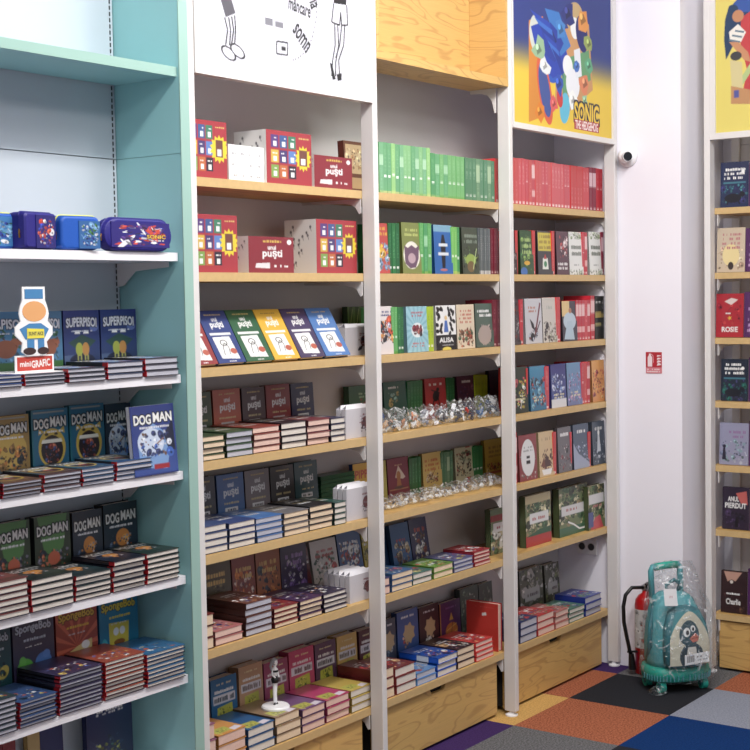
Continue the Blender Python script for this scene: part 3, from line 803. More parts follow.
def diary(bg, seed):                                     # bottom shelf diaries: double title block and yellow photo
    def fn(w, h):
        a = Art(w, h, bg, .003)
        a.scrib(seed, .12, .74, .88, .82, (236, 236, 232), 1, .95); a.rect(.08, .58, .92, .72, (216, 216, 224)); a.scrib(seed+5, .1, .58, .9, .72, darker(bg, .45), 1, .85)
        a.poly([(.2, .30), (.82, .34), (.8, .55), (.22, .52)], (196, 200, 66)); a.blobs(seed, [(90, 110, 50), (226, 216, 90), (150, 150, 50)], 6, (.3, .36, .7, .5), .07)
        a.poly([(.5, .0), (.9, .02), (.84, .1), (.54, .08)], (236, 228, 236))
        a.scrib(seed+2, .2, .88, .8, .92, (236, 220, 160), 1, .8); return a
    return fn


def topart(bg, pal, seed, **k): return cov(bg, pal, seed, n=10, **k)


RED = (178, 30, 40)
TS = [(.12, RED), (1, (36, 34, 46))]

# ------------------------------------------------------------------ teal unit
# third visible level: two cat comics, one paler comic, low stacks
for a, b_, py, fn, look in ((-30, 26, 313, superp((70, 130, 170), (60, 120, 170), 'b'), 'paler blue comic cover with brown animal behind the display figure'),
                           (26, 62, 312, superp((60, 110, 150), (70, 120, 160), 'b'), 'paler blue comic cover beside two dark starry ones'),
                           (63, 99, 311, superp((44, 60, 96), (30, 44, 130), 'a'), 'left one of two dark blue cat comics'),
                           (100, 136, 310, superp((44, 60, 96), (30, 44, 130), 'a'), 'rightmost dark blue cat comic')):
    place_standing('V', 3, a, b_, py, fn, look, [(1, (24, 34, 90))], t=.02, Y=.2125, tilt=1)
for (a, b_, n, py, look, bg) in ((0-12, 24, 3, 376.5, 'blue-topped grey comic', (40, 70, 130)), (25, 67, 3, 374.5, 'grey-edged comic under figure', (60, 66, 80)), (68.5, 107, 3, 369, 'grey-edged comic', (50, 54, 66)), (108, 145, 3, 362.5, 'grey-edged comic', (44, 60, 90)), (146, 179.5, 3, 358.5, 'grey-edged comic', (60, 60, 70))):
    stack('V', 3, a, b_, n, py, look, comic(bg, bg, 'star', 3), TS, 'page_grey', yf=.012, h=.185)
# fourth level
S3 = [(1, (90, 70, 40))]
for a, b_, py, fn, look, sp, Y in ((-8, 29, 417.5, comic((150, 120, 60), (176, 140, 70), 'gold', 4), 'gold-coloured dog comic', [(1, (110, 80, 40))], .2125),
                              (31, 68, 411, comic((28, 96, 130), (40, 120, 160), 'mouth', 5), 'teal comic with big yellow cat mouth, next to gold one', [(1, (24, 84, 96))], .2125),
                              (69, 104, 406, comic((28, 90, 120), (36, 110, 150), 'mouth', 5), 'teal comic with big yellow cat mouth, next to navy ones', [(1, (24, 84, 96))], .2125),
                              (104.5, 131, 405, comic((22, 30, 56), (26, 36, 66), 'star', 9), 'dark navy comic mostly hidden behind bright one', [(1, (16, 22, 40))], .2125)):
    place_standing('V', 4, a, b_, py, fn, look, sp, t=.022, Y=Y, tilt=1)
place_standing('V', 4, 133, 177, 408, comic((54, 80, 160), (36, 50, 120), 'star', 9), 'bright blue comic standing upright at the front', [(1, (210, 214, 224))], t=.018, Y=.022, tilt=5)
for (a, b_, n, py, look, bg, pg) in ((2-38, 1.5, 4, 487, 'pinkish-grey comic', (90, 60, 60), 'page_grey'), (2.5, 43, 4, 483.5, 'pinkish-grey comic', (110, 76, 60), 'page_grey'), (44, 82.5, 4, 475, 'pinkish-grey comic', (90, 60, 60), 'page_grey'), (83, 116, 4, 469, 'pale blue comic', (50, 90, 130), 'page_grey'), (117, 153, 4, 462, 'pale blue comic', (40, 86, 140), 'page_grey')):
    stack('V', 4, a, b_, n, py, look, comic(bg, darker(bg, .8), 'mouth', 2), TS, pg, yf=.012, h=.185)
# fifth level
for a, b_, py, fn, look in ((-8, 28, 525, comic((50, 60, 44), (60, 84, 50), 'green', 4), 'green dog comic cover nearest the left edge'), (32, 68, 518, comic((44, 52, 44), (60, 84, 50), 'green', 4), 'green dog comic cover beside two dark ones'),
                            (70, 100, 513, comic((30, 44, 62), (40, 50, 66), 'night', 4), 'dark slate comic with orange animal, beside green ones'), (101, 135, 505.5, comic((24, 40, 62), (26, 40, 52), 'night', 4), 'dark slate comic with orange animal, rightmost')):
    place_standing('V', 5, a, b_, py, fn, look, [(1, (22, 26, 28))], t=.042, Y=.2225, tilt=1)
for (a, b_, n, py, look, bg) in ((-6, 30.5, 6, 584, 'red-topped dark comic', (130, 60, 60)), (31.5, 75, 5, 580.5, 'dark-boarded comic', (40, 50, 50)), (76, 112.5, 5, 576.5, 'dark-boarded comic', (36, 60, 66)), (113.5, 146.5, 6, 562, 'dark-boarded comic', (24, 32, 56)), (147.5, 180.5, 6, 554.5, 'dark-boarded comic', (30, 50, 44))):
    stack('V', 5, a, b_, n, py, look, comic(bg, darker(bg, .7), 'night', 2), TS, yf=.012, h=.185)
# sixth level
for a, b_, py, fn, look, sp in ((-24, 11.5, 634, sponge((30, 80, 84), (30, 70, 80), 'dark'), 'dark teal comic cover at the left edge', (20, 40, 50)), (13, 54.5, 622, sponge((56, 48, 84), (66, 66, 84), 'purple'), 'purple cartoon comic with green and blue figures', (40, 36, 60)),
                            (56, 97.5, 610, sponge((150, 50, 40), (190, 76, 44), 'red'), 'orange-red cartoon comic with sunburst', (120, 30, 30)), (99, 138, 600.5, sponge((20, 110, 150), (30, 130, 170), 'blue'), 'bright blue cartoon comic with yellow square shape', (16, 90, 130))):
    place_standing('V', 6, a, b_, py, fn, look, [(1, sp)], t=.02, Y=.2125, tilt=1)
for (a, b_, n, py, look, bg, pg) in ((-20, 18.5, 7, 706, 'grey-edged comic', (40, 60, 66), 'page_grey'), (20, 58, 7, 703, 'blue-topped grey comic', (50, 80, 130), 'page_grey'), (60, 104, 10, 676.5, 'purple-topped dark comic', (50, 44, 80), 'page_grey'), (106, 146, 9, 662.8, 'red-topped cream comic', (160, 70, 50), 'page'), (147.5, 186, 8, 655, 'blue-topped cream comic', (40, 100, 150), 'page')):
    stack('V', 6, a, b_, n, py, look, cov(bg, [(220, 190, 100), W_, (70, 100, 170), darker(bg, .5), (200, 90, 60)], 31+n, n=9, reg=(.15, .1, .85, .5), big=.11, scr=None), TS, pg, yf=.012, h=.185)
# seventh level (only the top of it in frame)
place_standing('V', 7, 86, 132, 706, cov((24, 34, 70), [(40, 60, 90), (140, 150, 60), (60, 120, 100), (30, 50, 90)], 71, bg2=(28, 44, 96), n=12, reg=(.2, .05, .8, .5), scr=(.2, .8, .8, .88)), 'dark blue tall hardback cover beside the teal panel', [(1, (20, 30, 70))], t=.02, Y=.2125, tilt=1)
place_standing('V', 7, 41, 64, 722, cov((30, 40, 90), [(50, 60, 110)], 72, n=3, scr=None), 'plain navy book leaning mid shelf', [(1, (24, 30, 80))], t=.015, Y=.25, tilt=2)
place_standing('V', 7, 28, 40, 730, cov((180, 150, 90), [(200, 170, 110)], 73, n=3, scr=None), 'sand-coloured book beside plain navy one', [(1, (150, 120, 60))], t=.02, Y=.25, tilt=1)
place_standing('V', 7, 3, 16, 744, cov((130, 40, 40), [(150, 60, 50)], 74, n=3, scr=None), 'small red book at the left', [(1, (120, 30, 30))], t=.02, Y=.25, tilt=1)

# pencil cases on the second level
z = ZV[2]


def rounded(w, h, r, n=6):
    pts = []
    for cx_, cy_, a0 in ((w/2-r, h-r, 0), (-w/2+r, h-r, 90), (-w/2+r, r, 180), (w/2-r, r, 270)):
        for k in range(n+1): t = R(a0+90*k/n); pts.append((cx_+r*math.cos(t), cy_+r*math.sin(t)))
    return pts


def pillow(w, h, d, r, m, name, parent, yc=0, front=.72):
    """soft case: outline bulging from back to front"""
    b = MB(); P = rounded(w, h, r); N = len(P); lv = [(-d/2, .86), (-d*.44, .95), (-d*.2, 1), (d*.2, 1), (d*.44, .95), (d/2, .86)]
    for y, s in lv: b.v += [(x*s, yc+y, h/2+(z_-h/2)*s) for x, z_ in P]
    for i in range(len(lv)-1):
        for k in range(N): b.f.append((i*N+k, i*N+(k+1) % N, (i+1)*N+(k+1) % N, (i+1)*N+k)); b.c.append(None)
    b.f.append(tuple(range(N))[::-1]); b.c.append(None); b.f.append(tuple(range((len(lv)-1)*N, len(lv)*N))); b.c.append(None)
    return b.build(name, m, parent, smooth=False, bevel=.003, fix=True)


def pouch(px0, px1, pyt, d, m, art, label, Y=.055, r=.03, rz=0, text=None, panel=(.06, .94, .08, .9)):
    x0, x1 = wx(px0, Y-d/2, z), min(1.745, wx(px1, Y-d/2, z)); w = x1-x0; h = wz(pyt, x0, Y)-z
    o = empty('pencil_case', ((x0+x1)/2, Y, z+.0008), R(rz)); tag(o, label, 'pencil case', 'pencil cases on the teal unit')
    pillow(w, h, d, r, m, 'case_body', o)
    a = Art(w*(panel[1]-panel[0]), h*(panel[3]-panel[2]), art[0], .0022); a.blobs(art[2], art[1], 16, (.12, .1, .88, .85), .2)
    if text: a.text(text, .60, .36, .93, .52, (240, 190, 60), (20, 20, 40), .015); a.scrib(3, .66, .26, .9, .32, (230, 220, 220), 1, 1)
    b = MB(); b.grid(a.img(), lambda u, v: (-w/2+w*(panel[0]+u*(panel[1]-panel[0])), -d/2-.0015-.0006, h*(panel[2]+v*(panel[3]-panel[2])))); b.box(-w/2+w*panel[0], -w/2+w*panel[1], -d/2-.0015, -d/2+.001, h*panel[2], h*panel[3], lin(art[0]), skip='f')
    b.build('printed_panel', M['cloth_ink'], o)
    P = [(x*.93, -d*.18, h/2+(zz_-h/2)*1.012) for x, zz_ in rounded(w*1.07, h, r) if zz_ > h*.45]
    zb = M['yellowzip'] if m is M['blue'] else M['navy']
    q = MB().tube(P, .0022, 6).build('zip', zb, o)
    q2 = MB().tube([(-w/2*.96, -d*.2, h*.55), (-w/2*1.0-.003, -d*.2-.004, h*.42), (-w/2*.98-.003, -d*.2-.004, h*.3)], .0025, 6).build('zip_pull', M['gold'], q)
    return o


pouch(-18, 18, 212.5, .06, M['blue'], ((50, 120, 190), [(120, 170, 220), (60, 130, 60), (30, 50, 150), (230, 230, 235), (90, 160, 210)], 5), 'bright blue pencil case cut by the left photo edge', Y=.09, r=.02)
pouch(22, 59, 212, .07, M['navy'], ((34, 28, 120), [(210, 60, 50), (230, 230, 235), (40, 60, 180), (226, 90, 60), (60, 40, 130)], 9), 'navy and red square pencil case leaning beside the blue one', r=.012, rz=6, panel=(.34, .9, .04, .92))
pouch(64, 101, 215.5, .075, M['blue'], ((40, 100, 170), [(120, 170, 220), (60, 120, 60), (30, 50, 150), (230, 230, 235)], 12), 'blue boxy pencil case with yellow zip and squiggle', r=.02, rz=-8, panel=(.45, .96, .05, .85))
pouch(104, 174, 217.5, .05, M['navy'], ((38, 26, 128), [(224, 70, 46), (230, 230, 240), (40, 70, 190), (224, 70, 46), (70, 40, 120)], 4), 'wide navy oval pencil case with orange shapes and lettering', Y=.032, r=.05, text='SONIC', panel=(.10, .93, .12, .88))

# card display figure on the stack: plain blocks of the same colours, plus its lettering
zt = wz(374, wx(34, .05, z), .05); zt = ZV[3]+.0
xs = wx(35, .07, 1.70); zb = wz(374.5, xs, .03)+.002
st = empty('card_display', (xs, .075, zb)); tag(st, 'cut-out card display with red base board standing on grey comics', 'display')
st.scale = (1.05, 1, .87)
MB().box(-.105, .085, -.04, .1, 0, .006).build('base_plate', M['label'], st)
b = MB(); b.box(-.068, .068, -.004, 0, .0062, .062); b.build('base_board', M['label'], st)
a = Art(.124, .046, (214, 62, 48), .0015); a.text('mini', .08, .3, .38, .68, W_); a.text('GRAFIC', .40, .22, .94, .76, W_, rot=.08)
MB().grid(a.img(), lambda u, v: (-.062+u*.124, -.0046, .011+v*.046)).build('lettered_label', M['paper_ink'], st)


def card(pts, y0, y1, m, name, parent): return MB().prism([p for p in pts], y0, y1, 'XZ').build(name, m, parent, fix=True)


OUT = [(-.03, .06), (.034, .06), (.045, .075), (.04, .105), (.062, .13), (.062, .155), (.045, .175), (.05, .2), (.045, .225), (.038, .245), (.038, .29), (-.042, .29), (-.042, .245), (-.05, .225), (-.055, .2), (-.05, .175), (-.07, .155), (-.07, .13), (-.045, .105), (-.05, .075)]
card(OUT, -.0102, -.0062, M['label'], 'card_backing', st)
def cm_(name, c): return M.setdefault(name, mat(name, c, .6))
tan, cb, cy2, dkb = cm_('tan_print', (226, 166, 110)), cm_('blue_print', (70, 130, 180)), cm_('yellow_print', (236, 222, 80)), cm_('brown_print', (60, 40, 40))
def ellp(cx_, cy_, rx, ry, n=20): return [(cx_+rx*math.cos(2*math.pi*k/n), cy_+ry*math.sin(2*math.pi*k/n)) for k in range(n)]
for pts, m_, y in ((ellp(-.002, .208, .042, .034), tan, 0), ([(-.034, .25), (.03, .25), (.03, .282), (-.034, .282)], cb, 0), ([(-.055, .15), (-.02, .168), (.02, .168), (.048, .148), (.03, .115), (-.035, .115)], cb, 0),
                   ([(-.03, .118), (.03, .118), (.03, .148), (-.03, .152)], cy2, .001), ([(-.03, .08), (-.005, .08), (-.005, .114), (-.03, .114)], cb, .0002), ([(.008, .08), (.03, .08), (.03, .114), (.008, .114)], cb, .0002), (ellp(-.022, .076, .022, .012), dkb, .0005), (ellp(.026, .076, .02, .012), dkb, .0005)):
    card(pts, -.0112-y, -.0104, m_, 'printed_shape', st)
a = Art(.056, .016, (236, 222, 80), .0012); a.text('SUNT AICI', .06, .15, .94, .85, (30, 30, 40))
MB().grid(a.img(), lambda u, v: (-.028+u*.056, -.0128, .126+v*.016)).build('lettering', M['paper_ink'], st)

# ------------------------------------------------------------------ left white bay
def boxset(px0, px1, pyt, n, kind, label, depth=.13, side=(232, 230, 226), Yf=.08, rz=0):
    z = ZW[n]; x0, x1 = wx(px0, Yf, z), wx(px1, Yf, z); w = x1-x0; h = wz(pyt, x0, Yf)-z
    o = empty('book_box_set', ((x0+x1)/2, Yf, z+.0005), R(rz)); tag(o, f"{label}, {where('S', n)}", 'box set')
    a = Art(w, h, (178, 52, 62), .0026)
    if kind == 'grid':
        cl = [(90, 60, 130), (60, 90, 150), (60, 130, 100), (220, 180, 70), (70, 60, 120), (90, 130, 200), (130, 170, 80), (200, 110, 60), (50, 44, 60)]
        for k, c in enumerate(cl):
            cu, cv = .10+(k % 3)*.19, .68-(k//3)*.28
            a.rect(cu, cv, cu+.165, cv+.24, c); a.rect(cu+.05, cv+.03, cu+.125, cv+.12, W_); a.scrib(k, cu+.02, cv+.16, cu+.15, cv+.2, W_, 1)
        a.star(.81, .52, .25, 14, (240, 214, 50)); a.poly([(.72, .38), (.9, .38), (.9, .68), (.72, .68)], (120, 70, 60)); a.rect(.76, .40, .86, .52, W_); a.scrib(7, .7, .88, .94, .92, (226, 200, 110), 1)
    elif kind == 'logo':
        a.a[:] = (146, 40, 52); a.scrib(2, .26, .82, .72, .93, (216, 176, 80), 1, 1); a.text('unui', .42, .64, .6, .76, W_); a.text('puşti', .30, .38, .74, .64, W_); a.poly([(.14, .14), (.46, .12), (.46, .28), (.16, .26)], (226, 220, 224)); a.scrib(5, .52, .14, .88, .24, W_, 1, .9); a.ell(.9, .86, .05, .07, W_)
    else:
        a.a[:] = (238, 238, 238)
        for k in range(12): a.scrib(k, .08+(k % 4)*.23, .12+(k//4)*.3, .22+(k % 4)*.23, .2+(k//4)*.3, (150, 150, 155), 1, .6)
    b = MB(); b.grid(a.img(), lambda u, v: (-w/2+u*w, 0, v*h)); b.box(-w/2+.0, w/2, .0002, depth, 0, h, lin(tuple(a.a[2, 2])), skip='fl')
    b.build('printed_front', M['ink'], o)
    s_ = Art(depth, h, side, .0035); 
    for k in range(14): r_ = random.Random(k); cu, cv = r_.uniform(.1, .85), r_.uniform(.08, .9); s_.ell(cu, cv, .03, .03, (90, 84, 90)); s_.line([(cu, cv), (cu+.03, cv-.08)], .012, (120, 110, 116))
    MB().grid(s_.img(), lambda u, v: (-w/2-.0004, depth-u*depth, v*h)).build('illustrated_side', M['ink'], o)
    return o


boxset(187, 227.5, 117.5, 1, 'grid', 'red box set with yellow starburst beside the teal panel', depth=.2)
boxset(229, 264.5, 144, 1, 'plain', 'small white sketch-printed box between two red sets', depth=.12, Yf=.09)
boxset(267, 312, 129, 1, 'grid', 'red box set with yellow starburst in the middle', depth=.15)
boxset(315, 352, 154.5, 1, 'logo', 'low maroon box set, right of the starburst set', depth=.04, Yf=.075, rz=-1)
o = place_standing('S', 1, 343, 365.5, 141, cov((110, 60, 40), [(196, 160, 110), (150, 120, 80)], 3, n=0, scr=None, extra=lambda a: (a.rect(.08, .36, .95, .94, (206, 176, 130)), a.rect(.1, .06, .9, .28, (196, 160, 110)), a.blobs(3, [(190, 140, 90), (220, 196, 150)], 10, (.15, .45, .85, .85), .15))), 'brown framed-looking hardback behind the maroon box', [(1, (90, 40, 30))], Y=.135, tilt=3)
boxset(193, 238, 213.5, 2, 'grid', 'red box set with yellow starburst beside the teal panel', depth=.2)
boxset(249, 294, 236, 2, 'logo', 'low maroon box set with white side, between starburst sets', depth=.10)
boxset(317, 357, 219, 2, 'grid', 'red box set with long white illustrated side, rightmost', depth=.15)

# third shelf: leaning display of diaries, three deep
cl = [((150, 44, 48), 'red'), ((38, 60, 130), 'royal blue'), ((40, 96, 62), 'green'), ((232, 178, 50), 'yellow'), ((66, 52, 96), 'purple'), ((74, 122, 190), 'sky blue')]
xs_ = [194, 221, 249, 277, 303, 328, 353]
for k, (c, nm) in enumerate(cl):
    z = ZW[3]; x0, x1 = wx(xs_[k], .068, z), wx(xs_[k+1], .068, z); w = x1-x0-.004
    pos = [('front', 'at the front'), ('middle', 'just behind the front copy'), ('rear', 'hindmost of three')]
    proto = make_book(w, .205, .018, wimpy(c, seed=k+2)(w, .205), [(1, darker(c, .7))], name='diary')
    for j in range(3):
        an = R(30); loc = ((x0+x1)/2, .085+j*.0225, z+.0065+.0); rot = (-an, 0, 0)
        o = proto if j == 0 else copy_tree(proto, loc, rot); o.location = loc; o.rotation_euler = rot
        tag(o, f"{nm} cartoon diary leaning back, {pos[j][1]}, {where('S', 3)}", 'book', 'leaning diaries on the third shelf')


def carton(u, n, px0, px1, pyt, label, seed, packs=4, Y=.085, deep=.15):
    z = shelf_z(u, n); x0, x1 = wx(px0, Y, z), wx(px1, Y, z); w = x1-x0; h = wz(pyt, x0, Y)-z
    o = empty('gift_pack_tray', ((x0+x1)/2, Y, z+.0005)); tag(o, f"{label}, {where(u, n)}", 'gift pack')
    for k in range(packs):
        y = k*deep/packs; a = Art(w, h, (206, 202, 208), .003)
        a.ell(.75, .5, .16, .2, (110, 40, 44)); a.blobs(seed+k, [(120, 50, 50), (60, 50, 60), (190, 180, 190)], 5, (.55, .2, .95, .75), .12); a.scrib(seed, .55, .72, .95, .82, (130, 50, 60), 1); a.line([(.05, .1), (.3, .8)], .01, (190, 190, 200))
        b = MB(); b.grid(a.img(), lambda u_, v: (-w/2+u_*w, y, v*h)); t_ = deep/packs*.8
        b.box(-w/2, w/2, y+.0002, y+t_, 0, h, lin((208, 205, 211)), skip='f'); b.add([(-w/2, y, h), (w/2, y, h), (w/2*.8, y+t_/2, h+.014), (-w/2*.8, y+t_/2, h+.014)], [(0, 1, 2, 3)], (.75, .74, .78)); b.add([(-w/2, y+t_, h), (w/2, y+t_, h), (w/2*.8, y+t_/2, h+.014), (-w/2*.8, y+t_/2, h+.014)], [(3, 2, 1, 0)], (.75, .74, .78))
        b.build('pack', M['ink'], o)


place_standing('S', 3, 346, 371, 307, cov((110, 150, 70), [(60, 100, 40), (150, 180, 90), (40, 70, 36)], 15, n=0, scr=None, extra=lambda a: [a.rect(.05+k*.25, 0, .2+k*.25, 1, (70, 104, 44)) for k in range(4)]+[a.line([(.1+k*.25, .6), (.2+k*.25, .95)], .02, (180, 200, 120)) for k in range(4)]), 'green bamboo-patterned book behind the gift packs', [(1, (40, 70, 30))], Y=.315, tilt=1)
place_standing('S', 4, 347, 371, 387, cov((34, 96, 54), [(150, 60, 50), (60, 130, 70)], 16, n=4, reg=(.5, .3, .95, .6), scr=(.4, .7, .9, .85), scol=(150, 190, 150), up=.1), 'dark green book behind the gift packs', [(1, (24, 70, 40))], Y=.315, tilt=1)
carton('S', 3, 345.5, 371, 328, 'white gift packs beside the sky blue diary', 3, 3, Y=.155, deep=.12)
carton('S', 4, 346, 372, 410, 'white gift packs at the right end', 5, 2, deep=.05)
carton('S', 5, 347, 374, 490, 'white gift packs in front of the yellow book', 7, 3, deep=.07)
carton('S', 6, 350, 374, 577, 'white gift packs in front of leaning books', 9, 5, deep=.13)

st_ = dict(Y=.295, tilt=3, t=.03)
for a, b_, py, c, nm in ((188, 211, 394, (60, 84, 50), 'dark green'), (212.5, 240, 391, (196, 84, 50), 'orange'), (241.5, 264.5, 389, (74, 38, 40), 'dark maroon'), (265.5, 289.5, 386, (150, 44, 44), 'red'), (290.5, 313, 384.5, (30, 32, 80), 'navy')):
    place_standing('S', 4, a, b_, py, wimpy(c, picture=False, seed=int(a)), f'{nm} cartoon diary cover facing out', [(1, darker(c, .6))], **st_)
sx = [184, 202.7, 226, 253.3, 281.2, 307.3, 330.6, 346]; sy = [441, 437, 432.5, 428, 423.5, 420.5, 418.5]
pc = [('page_pink', 'pink-edged', (120, 60, 50)), ('page_cream', 'cream-edged', (60, 80, 50)), ('page_grey', 'pale green-edged', (60, 90, 60)), ('page_pink', 'orange-edged', (150, 60, 50)), ('page', 'dark-boarded', (40, 30, 40)), ('page_pink', 'pink-edged', (130, 50, 60)), ('page', 'white-edged', (40, 44, 80))]
for k in range(1, 7):
    stack('S', 4, sx[k]+.3, sx[k+1], 4, sy[k], f'{pc[k][1]} diary', wimpy(pc[k][2], picture=False, seed=k), [(1, darker(pc[k][2], .5))], pc[k][0], noun='paperback')
for a, b_, py, c, nm in ((190, 215, 480, (50, 52, 60), 'charcoal'), (216.5, 243.5, 476.5, (52, 98, 160), 'mid blue'), (244.5, 269, 472, (124, 112, 116), 'greyish pink'), (270, 293.5, 468, (44, 38, 40), 'black'), (294, 317, 463.5, (24, 74, 82), 'dark teal')):
    place_standing('S', 5, a, b_, py, wimpy(c, picture=False, seed=int(a)), f'{nm} cartoon diary cover facing out', [(1, darker(c, .6))], **st_)
sx = [180, 204, 228.8, 256.6, 283.7, 309.8, 333.9, 347]; sy = [531, 527.4, 523.6, 519, 513.5, 507, 502.8]
pc = [('page', 'cream-edged', (60, 60, 70)), ('page', 'blue-topped', (60, 80, 130)), ('page', 'blue-topped', (50, 70, 130)), ('page_grey', 'pale blue-edged', (70, 120, 190)), ('page_cream', 'grey-topped', (120, 116, 120)), ('page_cream', 'black-topped', (40, 36, 40)), ('page', 'teal-topped', (30, 80, 70))]
for k in range(1, 7): stack('S', 5, sx[k]+.3, sx[k+1] if k < 6 else 346.5, 4, sy[k], f'{pc[k][1]} diary', wimpy(pc[k][2], picture=False, seed=k), [(1, darker(pc[k][2], .5))], pc[k][0], noun='paperback')
# green pile lying behind
z = ZW[5]; x0, x1 = wx(317.5, .30, z), wx(351, .30, z)
pr0 = None
for i in range(9):
    loc = ((x0+x1)/2+random.uniform(-.003, .003), .2795, z+.0108+i*.0165)
    if pr0 is None:
        pr0 = make_book(x1-x0, .066, .015, cov((24, 70, 40), [(30, 90, 50)], 3, n=2, scr=None)(x1-x0, .066), [(1, (20, 60, 36))], page='page', name='book'); o = pr0; o.location = loc; o.rotation_euler = (-R(90), 0, 0)
    else: o = copy_tree(pr0, loc)
    # spine towards the room: a green strip along the foot
    tag(o, f"small dark green book, {'topmost' if i == 8 else ordw(9-i)+' from top'} in rear green pile, {where('S', 5)}", 'book', 'green pile on the fifth shelf')
    q = MB().box(-(x1-x0)/2, (x1-x0)/2, -.0075, .0075, -.0015, -.0004).build('spine', cm_('green_spine', (22, 84, 46)), o) if i == 0 else None
place_standing('S', 5, 353, 371, 465, cov((230, 180, 50), [(220, 160, 60), (90, 130, 60)], 9, n=4, reg=(.3, .1, .8, .4), scr=None, title='PIPPI', tbox=(.1, .64, .9, .84), tcol=(200, 60, 50)), 'yellow storybook with red lettering', [(1, (30, 60, 120))], Y=.29, tilt=3, t=.02)
# sixth
for a, b_, py, c, c2, nm in ((190, 230.5, 569, (96, 84, 56), [(120, 104, 60), (70, 60, 44), (150, 140, 90)], 'olive brown'), (231.5, 254.5, 560, (150, 62, 44), [(226, 120, 40), (232, 200, 180), (120, 50, 60)], 'rust orange'), (255.5, 279.5, 553.5, (168, 92, 54), [(60, 70, 80), (200, 120, 60), (40, 40, 60)], 'brown-orange'), (280, 306, 547, (54, 38, 76), [(120, 90, 160), (220, 214, 226), (70, 50, 110)], 'dark purple')):
    place_standing('S', 6, a, b_, py, cov(c, c2, int(a), n=12, scr=(.15, .62, .85, .86), scol=(232, 190, 100) if c[0] > 60 else (150, 110, 180), rows=2, up=.12), f'{nm} fantasy cover facing out', [(1, darker(c, .6))], **st_)
for a, b_, py, c, c2, nm in ((307, 312, 549, (110, 34, 40), [(90, 30, 40)], 'thin maroon'), (314, 340, 544, (214, 206, 200), [(60, 110, 70), (190, 60, 60), (40, 80, 60), (230, 230, 220)], 'white doodled'), (341, 364, 535.5, (50, 92, 150), [(226, 226, 226), (170, 60, 60), (90, 60, 60)], 'blue and red'), (365, 371.5, 531, (200, 176, 50), [(90, 90, 40), (220, 200, 90)], 'yellow')):
    place_standing('S', 6, a, b_, py, cov(c, c2, int(a), n=14, scr=(.15, .66, .85, .84), scol=(190, 50, 50) if c[0] > 200 else W_, up=.2), f'{nm} book leaning right of the purple one', [(1, darker(c, .6))], Y=.29, tilt=9, t=.022)
for a, b_, n, py, c, pg, nm in ((190, 214.6, 3, 619.5, (110, 40, 40), 'page_cream', 'red-topped'), (215.6, 244, 2, 632, (190, 110, 110), 'page_pink', 'pink-topped'), (246.2, 273.4, 5, 604, (110, 60, 46), 'page_grey', 'white-edged tall-pile'), (274.2, 299, 4, 609.2, (140, 40, 44), 'page_cream', 'red-topped'), (299.8, 323, 4, 601.5, (80, 50, 90), 'page_cream', 'patterned'), (324.3, 347.6, 4, 595, (50, 40, 70), 'page', 'dark-topped')):
    stack('S', 6, a, b_, n, py, nm, cov(c, [W_, darker(c, .5), (180, 120, 80), (60, 60, 120)], int(a), n=8, scr=(.2, .6, .8, .8)), [(1, darker(c, .5))], pg, noun='paperback')
# seventh: diaries
for a, b_, py, c, nm in ((190, 207, 680, (90, 60, 60), 'brown'), (208, 234, 681, (24, 104, 160), 'blue'), (236, 260, 668, (196, 150, 110), 'tan'), (261, 285, 664, (160, 60, 100), 'magenta'), (286, 311, 652.5, (206, 66, 110), 'hot pink'), (312, 333, 645, (96, 60, 90), 'plum'), (334, 354, 637.5, (222, 180, 90), 'golden'), (356, 372, 631.5, (90, 30, 40), 'dark red')):
    place_standing('S', 7, a, b_, py, diary(c, int(a)), f'{nm} girls diary cover facing out', [(1, darker(c, .7))], Y=.298, tilt=2, t=.05)
for a, b_, n, py, c, pg, nm in ((190, 217.5, 3, 733, (150, 90, 120), 'page_pink', 'mauve-topped'), (218.6, 247.3, 3, 736.6, (220, 150, 70), 'page_pink', 'orange-topped'), (248.4, 275.5, 3, 730.5, (24, 90, 150), 'page', 'blue-topped'), (276.2, 301.5, 3, 718, (150, 120, 90), 'page_cream', 'tan-topped'), (302.2, 326, 3, 710.5, (120, 80, 130), 'page_pink', 'violet-topped'), (326.8, 350.5, 3, 701, (196, 60, 110), 'page_pink', 'pink-topped'), (351.4, 372, 3, 691.5, (210, 180, 80), 'page', 'yellow-topped')):
    stack('S', 7, a, b_, n, py, f'{nm} girls', cov(c, [(200, 200, 80), (120, 140, 60)], int(a), n=0, scr=None, extra=lambda A: (A.poly([(.1, .08), (.6, .08), (.66, .3), (.14, .34)], (196, 196, 80)), A.blobs(4, [(120, 130, 60), (230, 220, 110)], 6, (.15, .1, .55, .28), .07), A.poly([(.6, .02), (.95, .06), (.9, .2), (.62, .16)], (232, 222, 234)))), [(1, darker(c, .6))], pg, noun='diary')

# little white figurine on the tan stack
xg = wx(276, .13, .5); zg = wz(718, wx(290, .07, .4), .07)
zg = ZW[7]+(wz(718, wx(276.2, .07, ZW[7]), .07)-ZW[7])
fg = empty('figurine', (wx(275.5, .15, zg), .15, zg+.0012)); tag(fg, 'slim white ink-drawn girl figurine on a round white base', 'figurine')
MB().lathe([(.052, 0), (.052, .006), (.048, .011), (.0, .0125)], (0, 0, 0), 32).build('base', M['white_pl'], fg, smooth=False)
K = mat('black_print', (24, 24, 26), .4); 
b = MB(); b.tube([(-.004, 0, .012), (-.006, 0, .06), (-.002, 0, .095)], [.0035, .005, .007], 8); b.tube([(.006, 0, .012), (.002, 0, .05), (.004, 0, .095)], [.0035, .005, .007], 8); b.build('legs', M['white_pl'], fg)
MB().tube([(-.005, 0, .0125), (-.006, -.004, .02)], [.005, .003], 8).tube([(.007, -.002, .0125), (.006, 0, .02)], [.005, .003], 8).build('shoes', K, fg)
